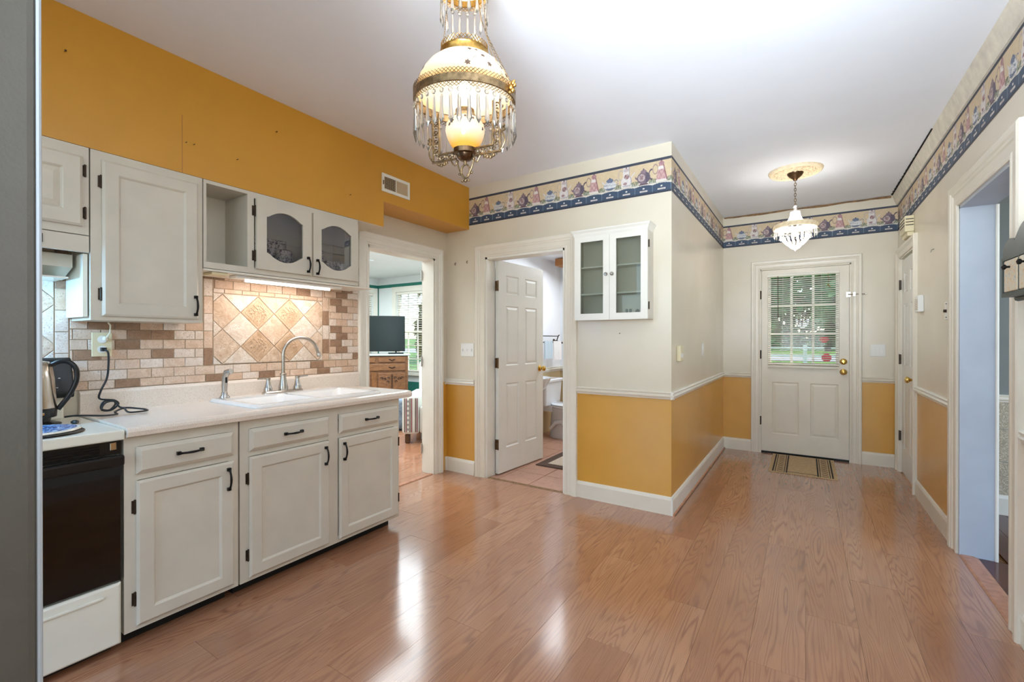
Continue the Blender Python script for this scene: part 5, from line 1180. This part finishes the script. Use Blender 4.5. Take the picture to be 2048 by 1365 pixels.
for y0_, y1_, z_, m_, lb in ((5.24, 5.45, .965, 'towel', 'white towel hanging at the right end of the bathroom towel bar'), (5.0, 5.20, .99, 'towel_blue', 'pale blue towel hanging beside the white towel')):
    b = MB(); n = 9
    b.loft([[(-2.752+.006*math.sin(i*1.5+k*.2), y0_+(y1_-y0_)*i/n+.004*math.sin(k), z) for i in range(n+1)]+[(-2.740+.006*math.sin(i*1.5+k*.2), y0_+(y1_-y0_)*i/n+.004*math.sin(k), z) for i in range(n, -1, -1)] for k, z in enumerate(np.linspace(z_, 1.215, 6))]); b.build('hand_towel', m_, smooth=S, label=lb, cat='towel')
to = thing('toilet', (-2.6, 5.15, 0), 'white porcelain toilet with lid down in the bathroom', 'toilet')
b = MB(); b.loft([rrect(-2.875, -2.69, 4.93, 5.34, .03, .41), rrect(-2.88, -2.675, 4.91, 5.36, .03, .70)]); b.build('tank', 'porcelain', to, smooth=S)
b = MB(); b.loft([rrect(-2.885, -2.662, 4.895, 5.372, .03, .70), rrect(-2.885, -2.66, 4.893, 5.375, .03, .725), rrect(-2.88, -2.67, 4.90, 5.365, .03, .737)]); b.build('tank_lid', 'porcelain', to, smooth=S)
def ovl(cx, cy, rx, ry, z, n=28): return [(cx+rx*math.cos(2*PI*i/n), cy+ry*math.sin(2*PI*i/n), z) for i in range(n)]
b = MB(); b.loft([ovl(-2.52, 5.14, .22, .10, 0), ovl(-2.52, 5.14, .215, .095, .04), ovl(-2.54, 5.14, .19, .085, .15), ovl(-2.50, 5.14, .22, .13, .26), ovl(-2.46, 5.14, .245, .175, .35), ovl(-2.46, 5.14, .25, .18, .385)]); b.box(-2.86, -2.60, 5.03, 5.25, .33, .408)
b.build('bowl', 'porcelain', to, smooth=S)
b = MB(); b.tube([(-2.68, 5.035, .12), (-2.60, 5.03, .20), (-2.52, 5.04, .22), (-2.46, 5.045, .15), (-2.40, 5.05, .08), (-2.34, 5.06, .04)], [.02, .03, .034, .034, .03, .02], 10); b.build('trapway', 'porcelain', to, smooth=S)
b = MB(); b.loft([ovl(-2.455, 5.14, .245, .185, .387), ovl(-2.455, 5.14, .25, .19, .40), ovl(-2.455, 5.14, .24, .18, .412)]); b.build('seat', 'porcelain', to, smooth=S); b = MB(); b.loft([ovl(-2.455, 5.14, .245, .185, .414), ovl(-2.455, 5.14, .25, .19, .425), ovl(-2.455, 5.14, .23, .17, .436)]); b.build('lid', 'porcelain', to, smooth=S)
b = MB(); b.tube([(-2.86, 4.97, .41), (-2.85, 4.93, .3), (-2.83, 4.90, .2), (-2.85, 4.90, .15)], .007, 6); b.build('supply_hose', 'white_plastic', to, smooth=S)
MB().lathe([(.035, 0), (.035, .15), (.02, .17), (.012, .19), (.012, .22), (0, .225)], (-2.80, 4.86, 0), 16, True).build('cleaner_bottle', 'yellow_paint', smooth=S, label='yellow cleaner bottle on the floor beside the toilet', cat='bottle')
sb = thing('bathroom_sink', (-2.66, 4.45, 0), 'white pedestal sink behind the open bathroom door', 'sink')
b = MB(); b.loft([ovl(-2.66, 4.45, .07, .07, 0), ovl(-2.66, 4.45, .055, .055, .1), ovl(-2.66, 4.45, .06, .06, .60)]); b.build('pedestal', 'porcelain', sb, smooth=S)
b = MB(); b.loft([ovl(-2.66, 4.45, .10, .12, .60), ovl(-2.64, 4.45, .18, .20, .68), ovl(-2.64, 4.45, .235, .27, .78), ovl(-2.64, 4.45, .24, .275, .80), ovl(-2.64, 4.45, .19, .22, .795), ovl(-2.64, 4.45, .08, .10, .72)]); b.build('basin', 'porcelain', sb, smooth=S)
b = MB(); b.ball((-2.62, 4.63, .835), .035, 10, 1.4, 1.2, .7); b.ball((-2.585, 4.60, .83), .028, 10, 1.2, 1, .7); b.build('wash_cloth', 'towel_blue', smooth=S, label='crumpled pale blue cloth on the rim of the bathroom sink', cat='cloth')
br = thing('bath_rug', (-1.8, 4.3, 0), 'brown and cream banded rug on the bathroom tiles', 'rug'); rx0, rx1, ry0, ry1 = -2.22, -1.15, 3.86, 4.62
MB().box(rx0, rx1, ry0, ry1, .0012, .010).build('outer_band', 'rug_brown', br, bevel=.003); MB().box(rx0+.09, rx1-.09, ry0+.09, ry1-.09, .010, .0118).build('cream_band', 'rug_cream', br); MB().box(rx0+.20, rx1-.20, ry0+.20, ry1-.20, .0118, .0135).build('centre_field', 'rug_brown', br)
bsh = thing('bathroom_shelf', (-2.6, 3.6, 0), 'cluttered narrow shelf glimpsed through the hinge gap of the bathroom door', 'shelf')
b = MB(); b.box(-2.86, -2.44, 3.50, 3.52, 0, 1.9).box(-2.86, -2.44, 3.78, 3.80, 0, 1.9)
for z in (.3, .75, 1.2, 1.6, 1.88): b.box(-2.86, -2.44, 3.52, 3.78, z, z+.02)
b.build('frame', 'trim_white', bsh)
for i, (z, h, m, lb) in enumerate(((.32, .25, 'black_plastic', 'dark basket on the lowest shelf behind the bathroom door'), (.77, .2, 'rug_brown', 'brown box on the middle shelf behind the bathroom door'), (1.22, .16, 'sticker_red', 'red box on the upper shelf behind the bathroom door'), (1.62, .14, 'tin_print', 'printed carton on the top shelf behind the bathroom door'))):
    b = MB(); b.box(-2.80, -2.47, 3.55, 3.75, z+.001, z+h); b.build('storage_box', m, bevel=.006, label=lb, cat='box')

# ------------------------------------------------------------------ living room
LX0, LY1 = -7.1, 6.1; HL = 2.43
fl3 = MB().box(LX0, XL-.13, .5, LY1, -.05, -.012).build('floor_3', 'raw_edge', kind='structure'); MB().box(XL-.13, XL, DL[0]+.02, DL[1]-.02, -.05, -.012).build('floor_3', 'raw_edge', kind='structure')
for i in range(12):
    y = 2.05+.0; a = XL-.135-.19*(i+1)
    for j in range(4):
        y0_ = 1.2+1.2*j+(i*.47 % 1.2)-1.2; y1_ = min(y0_+1.2, LY1)
        if y1_ > 1.2: MB().box(a+.001, a+.189, max(1.2, y0_)+.001, y1_-.001, -.012, 0).build('plank', 'laminate', fl3)
MB().box(XL-.134, XL-.05, DL[0]+.02, DL[1]-.02, -.012, 0).build('plank', 'laminate', fl3)
b = MB(); b.loft([[(XL-.05, y, 0), (XL-.045, y, .006), (XL-.012, y, .006), (XL-.002, y, 0)] for y in (DL[0]+.02, DL[1]-.02)]); b.build('trim_30', 'threshold_wood', kind='structure')
FLv = frame((LX0, 0, 0), (0, 1, 0), (0, 0, 1), (1, 0, 0)); WL1 = (4.55, 5.98, .62, 2.14); WL2 = (-6.58, -5.35, .62, 2.14)
wall('wall_living_left', FLv, .5, LY1, 0, HL, [WL1], 'living_wall', .15); wall('wall_living_back', FA(LY1), LX0-.15, XL-.13, 0, HL, [WL2], 'living_wall', .15)
MB().box(LX0, XL-.13, .4, .5, 0, HL).build('wall_living_front', 'living_wall', kind='structure')
MB().box(XL-.24, XL-.131, YA+.13, LY1, 0, HL).build('wall_living_right', 'living_wall', kind='structure') 
MB().box(LX0-.15, XL-.13, .4, LY1+.15, HL, HL+.05).build('ceiling_living', 'living_wall', kind='structure')
MB(FLv).box(.5, LY1-.0, 2.24, 2.30, 0, .004).build('teal_stripe', 'teal', bpy.data.objects['wall_living_left']); MB(FA(LY1)).box(LX0+.004, -3.2, 2.24, 2.30, 0, .004).build('teal_stripe', 'teal', bpy.data.objects['wall_living_back'])
MB(FLv).box(LY1-.05, LY1-.004, 0, 2.24, 0, .004).build('teal_stripe', 'teal', bpy.data.objects['wall_living_left']); MB(FA(LY1)).box(LX0+.004, LX0+.03, 0, 2.24, 0, .0035).build('teal_stripe', 'teal', bpy.data.objects['wall_living_back'])
for X, W, nmn in ((FLv, WL1, 1), (FA(LY1), WL2, 2)):
    MB(X).box(W[0]-.12, W[1]+.12, 0, .45, 0, .003).build('teal_dado', 'teal', bpy.data.objects['wall_living_left' if nmn == 1 else 'wall_living_back'])
    b = MB(X); b.box(W[0]-.10, W[0], W[2]-.05, W[3]+.10, .0, .02).box(W[1], W[1]+.10, W[2]-.05, W[3]+.10, .0, .02).box(W[0], W[1], W[3], W[3]+.10, .0, .02).box(W[0]-.12, W[1]+.12, W[2]-.05, W[2], .0, .05); wn = b.build('window_%d' % nmn, 'trim_white', kind='structure')
    m = (W[0]+W[1])/2; h = (W[2]+W[3])/2
    b = MB(X); b.box(W[0], W[0]+.04, W[2], W[3], -.1, -.05).box(W[1]-.04, W[1], W[2], W[3], -.1, -.05).box(W[0]+.04, W[1]-.04, W[2], W[2]+.04, -.1, -.05).box(W[0]+.04, W[1]-.04, W[3]-.04, W[3], -.1, -.05).box(W[0]+.04, W[1]-.04, h-.02, h+.02, -.1, -.05); b.build('sash', 'trim_white', wn)
    for i in range(1, 5): MB(X).box(W[0]+(W[1]-W[0])*i/5-.008, W[0]+(W[1]-W[0])*i/5+.008, W[2]+.04, W[3]-.04, -.085, -.065).build('muntin', 'trim_white', wn)
    for i in (1, 2, 4, 5): MB(X).box(W[0]+.04, W[1]-.04, W[2]+(W[3]-W[2])*i/6-.008, W[2]+(W[3]-W[2])*i/6+.008, -.0845, -.0655).build('muntin', 'trim_white', wn)
    MB(X).box(W[0]+.04, W[1]-.04, W[2]+.04, W[3]-.04, -.077, -.073).build('pane', 'pane_glass', wn)
for X, W, lb, til in ((FLv, WL1, 'white slatted blind on the left living room window', .006), (FA(LY1), WL2, 'white slatted blind on the right living room window behind the television', .004)):
    bl2 = thing('window_blind', tuple(X @ Vector(((W[0]+W[1])/2, W[2], 0))), lb, 'blind'); b = MB(X)
    n = 34
    for i in range(n):
        z = W[2]+.03+(W[3]-W[2]-.08)*i/n; b.loft([[(u, z-til, -.045), (u, z-til+.002, -.045), (u, z+til+.002, -.005), (u, z+til, -.005)] for u in (W[0]+.01, W[1]-.01)])
    b.build('slats', 'blind_white', bl2, kind='stuff'); MB(X).box(W[0]+.005, W[1]-.005, W[3]-.05, W[3]-.003, -.048, -.003).build('headrail', 'blind_white', bl2)
# dresser with the television, set across the corner
ang = math.atan2(5.45, -5.75); DC_ = Vector((-5.93, 5.02, 0)); nf = Vector((.755, -.656, 0)).normalized(); du = Vector((-nf.y, nf.x, 0))  # front normal, width dir (towards right in view)
XDr = frame(DC_, du, (0, 0, 1), nf)
dr = thing('oak_dresser', tuple(DC_), 'carved quarter-sawn oak dresser with grey marble top in the living room corner', 'dresser')
b = MB(XDr); b.box(-.54, .54, .12, .96, -.44, .0); 
for u in (-.50, .50):
    for d_ in (-.40, -.04): b.box(u-.03, u+.03, 0, .12, d_-.03, d_+.03)
b.build('carcass', 'oak', dr, bevel=.006)
MB(XDr).box(-.58, .58, .965, .995, -.46, .03).build('marble_top', 'marble_gray', dr, bevel=.008)
for (a, c, p, q) in ((-.50, .02, .86, .945), (.06, .50, .86, .945), (-.50, .50, .72, .83)):
    o = MB(XDr).box(a, c, p, q, .001, .022).build('drawer', 'oak', dr, bevel=.006)
    for u in ((a+c)/2-.0,) if c-a < .6 else (-.28, .28): b = MB(XDr); b.tube([(u-.05, (p+q)/2+.008, .024), (u, (p+q)/2-.012, .036), (u+.05, (p+q)/2+.008, .024)], .006, 6); b.build('handle', 'black_metal', o, smooth=S)
for (a, c) in ((-.50, -.06), (.06, .50)):
    o = MB(XDr).box(a, c, .18, .68, .001, .02).build('door', 'oak', dr, bevel=.006)
    m = (a+c)/2; b = MB(XDr)
    for s_ in (-1, 1):
        for k_i, (du_, dz_) in enumerate(((.05, .60), (.11, .585), (.16, .60), (.06, .54))): b.tube([(m+s_*(du_+.025*math.cos(t)*(1-t/7)), dz_+.025*math.sin(t)*(1-t/7), .024) for t in np.linspace(0, 5, 10)], .0075, 5)
    b.tube([(m, .66, .024), (m, .42, .024)], .012, 6); b.build('carving', 'oak_carve', o, smooth=S)
b = MB(XDr); b.box(-.04, .04, .18, .70, .001, .016); b.build('centre_stile', 'oak_dark', dr)
tv = thing('television', tuple(XDr @ Vector((-.07, .995, -.18))), 'flat screen television with black screen standing on the oak dresser', 'television')
b = MB(XDr); b.box(-.55, .50, 1.035, 1.635, -.20, -.165); b.build('casing', 'black_plastic', tv, bevel=.006); MB(XDr).box(-.542, .492, 1.05, 1.627, -.1645, -.1625).build('screen', 'tv_black', tv)
for u in (-.40, .35): b = MB(XDr); b.loft([[(u-.02, .9952, -.28), (u+.02, .9952, -.28), (u+.02, .9952, -.08), (u-.02, .9952, -.08)], [(u-.012, 1.036, -.20), (u+.012, 1.036, -.20), (u+.012, 1.036, -.166), (u-.012, 1.036, -.166)]]); b.build('foot', 'black_plastic', tv)
b = MB(XDr); b.box(-.50, -.15, .9955, 1.03, -.08, .0); b.build('media_box', 'black_plastic', bevel=.004, label='low black media box on the dresser in front of the television, left', cat='media player')
b = MB(XDr); b.box(.22, .47, .9955, 1.02, -.07, .0); b.build('media_box', 'tv_black', bevel=.004, label='slim black box at the right end of the dresser top', cat='media player')
# armchair
ac = thing('armchair', (-3.35, 4.15, 0), 'white armchair with red and grey striped fabric beyond the doorway', 'armchair')
av = Vector((-math.sin(TH), math.cos(TH), 0)); au = Vector((math.cos(TH), math.sin(TH), 0))
def wpt(u, D, z=0): return Vector((0, 0, z))+av*D+au*((u-1024)/907.53*D)
A0 = wpt(803, 5.35); AX = frame(A0, au, (0, 0, 1), -av)
def pillow(X, u0, u1, v0, v1, d0, d1, r):
    b = MB(X); b.box(u0, u1, v0, v1, d0, d1); return b
b = pillow(AX, .0, .20, .11, .575, -.75, .0, .05); arm1 = b.build('arm', 'armchair_cloth', ac, bevel=.05, seg=4, smooth=1.2)
b = pillow(AX, .72, .92, .11, .575, -.75, .0, .05); b.build('arm', 'armchair_cloth', ac, bevel=.05, seg=4, smooth=1.2)
pillow(AX, .20, .72, .12, .44, -.75, -.02, .05).build('seat', 'armchair_cloth', ac, bevel=.04, seg=3, smooth=1.2); pillow(AX, .05, .87, .30, .95, -.95, -.72, .05).build('backrest', 'armchair_cloth', ac, bevel=.06, seg=3, smooth=1.2)
for i, u in enumerate((.035, .055, .10, .12, .165, .185)):
    b = MB(AX); b.box(u-.005, u+.005, .14, .54, .001, .004); b.build('stripe', 'stripe_red' if i % 2 else 'rug_brown', arm1)
for k in range(7): b = MB(AX); b.box(.068, .086, .16+.055*k, .185+.055*k, .001, .004); b.build('motif', 'sticker_gray', arm1)
for u in (.06, .86):
    for d_ in (-.06, -.70): b = MB(AX); b.lathe([(.03, 0), (.035, .05), (.03, .11)], (u, 0, 0), 10, True, True, axis='y') if False else b.box(u-.03, u+.03, 0, .11, d_-.03, d_+.03); b.build('leg', 'oak_carve', ac, bevel=.01)
rg2 = MB(AX); rg2.box(-1.0, .9, .001, .008, -1.6, -.80); rg2.build('living_room_rug', 'carpet_blue', label='grey blue rug under and behind the striped armchair', cat='rug')
ot2 = MB(AX); ot2.box(-.75, -.08, .02, .42, -1.35, -.75); ot2.build('ottoman', 'carpet_blue', bevel=.05, seg=3, smooth=1.2, label='blue grey upholstered ottoman behind the striped armchair', cat='ottoman')
# ceiling fan
fc_ = thing('ceiling_fan', (-5.25, 3.45, 2.2), 'white ceiling fan with flat blades in the living room', 'ceiling fan'); fcn = Vector((-5.12, 3.55, 0))
MB().lathe([(0, 2.20), (.08, 2.205), (.11, 2.24), (.11, 2.30), (.06, 2.32), (.02, 2.33), (.02, 2.40), (.06, 2.41), (.07, 2.43)], (fcn.x, fcn.y, 0), 28).build('motor', 'white_plastic', fc_, smooth=S)
for i in range(5):
    a = .82+2*PI*i/5; Xb_ = frame((fcn.x, fcn.y, 2.262), (math.cos(a), math.sin(a), 0), (-math.sin(a), math.cos(a), .15), (0, 0, 1))
    b = MB(Xb_); n = 8; P = [(.14, -.055), (.52, -.075)]+[(.52+.07*math.cos(t), .075*math.sin(t)) for t in np.linspace(-PI/2+.2, PI/2-.2, n)]+[(.52, .075), (.14, .055)]; b.prism(P, -.004, .004); b.build('blade', 'gray_wall', fc_)

# ------------------------------------------------------------------ outdoors
gz = lambda y: -.25+max(0, y-7)*.075
gr = MB().loft([[(x, y, gz(y)) for x in (-30, 30)]+[(x, y, -.8) for x in (30, -30)] for y in (YC+.3, 7, 14, 22, 28)]).build('ground', 'grass', kind='structure'); MB().box(-45, LX0-.3, -25, 45, -.45, -.4).build('ground', 'grass', kind='structure')
MB().box(-.9, 1.2, YC+.13, YC+1.6, -.4, -.06).build('porch_step', 'road', label='pale concrete landing outside the back door', cat='step')
MB().loft([[(x, y, gz(y)+.01) for x in (-30, 30)]+[(x, y, gz(y)-.05) for x in (30, -30)] for y in (17.6, 19.6)]).build('road', 'road', kind='structure')
fn_ = thing('white_fence', (0, 16, .4), 'low white rail fence across the garden behind the back door', 'fence')
for i in range(13): MB().box(-9+1.5*i-.05, -9+1.5*i+.05, 16, 16.1, .4, 1.10).build('post', 'white_plastic', fn_)
for z in (.72, .98): MB().box(-9, 9, 16.02, 16.07, z, z+.05).build('rail', 'white_plastic', fn_)
def tree(x, y, r, h, n, mat, lb, base=None):
    base = gz(y) if y > 8.7 and x > -4 else -.3
    r *= .9
    t = thing('tree', (x, y, base), lb, 'tree', 'trees outside the windows')
    b = MB(); b.tube([(x, y, base), (x+.1, y, base+h*.4), (x+.05, y+.1, base+h*.75)], [.16, .12, .06], 8); b.build('trunk', 'bark', t, smooth=S)
    V = []; F = []; rs = np.random.default_rng(int(x*13+y*7) % 1000)
    cs = [(rs.normal(0, .42, 3)) for _ in range(26)]
    for i in range(n):
        c = cs[i % 26]; d = rs.normal(0, 1, 3); d /= np.linalg.norm(d); p = np.array([x, y, base+h*.62])+np.array([c[0]*r, c[1]*r, c[2]*h*.42])+d*r*.34*rs.uniform(.7, 1)
        s = rs.uniform(.11, .24); a = rs.normal(0, 1, 3); a /= np.linalg.norm(a); q = np.cross(a, rs.normal(0, 1, 3)); q /= np.linalg.norm(q); k = len(V)
        V += [tuple(p-a*s), tuple(p+q*s*.5), tuple(p+a*s), tuple(p-q*s*.5)]; F.append((k, k+1, k+2, k+3))
    me = bpy.data.meshes.new('foliage'); me.from_pydata(V, [], F); me.materials.append(M[mat]); place(me, 'foliage', (0, 0, 0), t, kind='stuff')
    return t
for x, y, r, h, m, lb in ((-3.2, 13.5, 1.8, 5.0, 'leaf_green', 'leafy green tree seen through the left panes of the back door'), (.9, 14.0, 1.9, 6.0, 'leaf_green', 'leafy green tree seen through the middle panes of the back door'), (5.2, 11.0, 2.0, 5.5, 'leaf_green', 'leafy green tree seen through the right panes of the back door'), (-4, 31, 4, 9, 'leaf_green', 'large green tree beyond the road behind the back door'), (9, 31, 4, 9, 'leaf_green', 'large green tree beyond the road, farther right'),
                          (-7.4, 8.6, 1.0, 3.6, 'leaf_autumn', 'yellowish tree outside the right living room window'), (-4.6, 8.6, .9, 4, 'leaf_green', 'green tree outside the right living room window'), (-13.6, 7.0, 1.6, 5.0, 'leaf_green', 'green tree outside the left living room window'), (-10.5, 15.5, 1.8, 6, 'leaf_green', 'green tree beyond the living room corner')):
    tree(x, y, r, h, 9000 if abs(x) < 4 or x < -5 else 6000, m, lb)
# the big lamp hangs very slightly crooked
PHI = math.radians(4.5); Rm = Matrix.Rotation(PHI, 4, Vector((math.cos(TH), math.sin(TH), 0))); piv = Vector((CH.x, CH.y, 2.10))
ch.matrix_basis = Matrix.Translation(piv) @ Rm @ Matrix.Translation(-piv) @ Matrix.Translation(ch.location)

def hedge(x0, x1, y0, y1, z0, z1, n, mat, lb):
    t = thing('hedge', ((x0+x1)/2, (y0+y1)/2, z0), lb, 'hedge'); rs = np.random.default_rng(5)
    for i in range(6):
        xx, yy_ = x0+(x1-x0)*(i+.5)/6, (y0+y1)/2; b = MB(); b.tube([(xx, yy_, z0), (xx+.05, yy_, (z0+z1)/2)], .06, 6); b.build('stem', 'bark', t)
    P = np.stack([rs.uniform(x0, x1, n), rs.uniform(y0, y1, n), z0+(z1-z0)*rs.uniform(0, 1, n)], 1); P[:, 2] += (P[:, 2] > z1-.5)*np.sin(P[:, 0]*2.1)*.35; V = []; F = []
    A = rs.normal(0, 1, (n, 3)); A /= np.linalg.norm(A, axis=1)[:, None]; B = np.cross(A, rs.normal(0, 1, (n, 3))); B /= np.linalg.norm(B, axis=1)[:, None]; S_ = rs.uniform(.16, .34, n)[:, None]
    V = np.stack([P-A*S_, P+B*S_*.5, P+A*S_, P-B*S_*.5], 1).reshape(-1, 3); me = bpy.data.meshes.new('foliage'); me.from_pydata(V.tolist(), [], np.arange(n*4).reshape(-1, 4).tolist()); me.materials.append(M[mat]); place(me, 'foliage', (0, 0, 0), t, kind='stuff')
    for o in t.children:
        if o.name.startswith('foliage'): o.location = -Vector(t.location)
hedge(-9, 11, 22.5, 24, gz(22.5), 6.5, 14000, 'leaf_green', 'long tall green hedge line beyond the road behind the back door')
hedge(-9.0, -5.4, 10.2, 11.0, -.3, 3.6, 7000, 'leaf_autumn', 'yellow green hedge outside the right living room window')
hedge(-11.2, -10.4, 1.5, 9.5, -.3, 3.0, 7000, 'leaf_green', 'green hedge outside the left living room window')
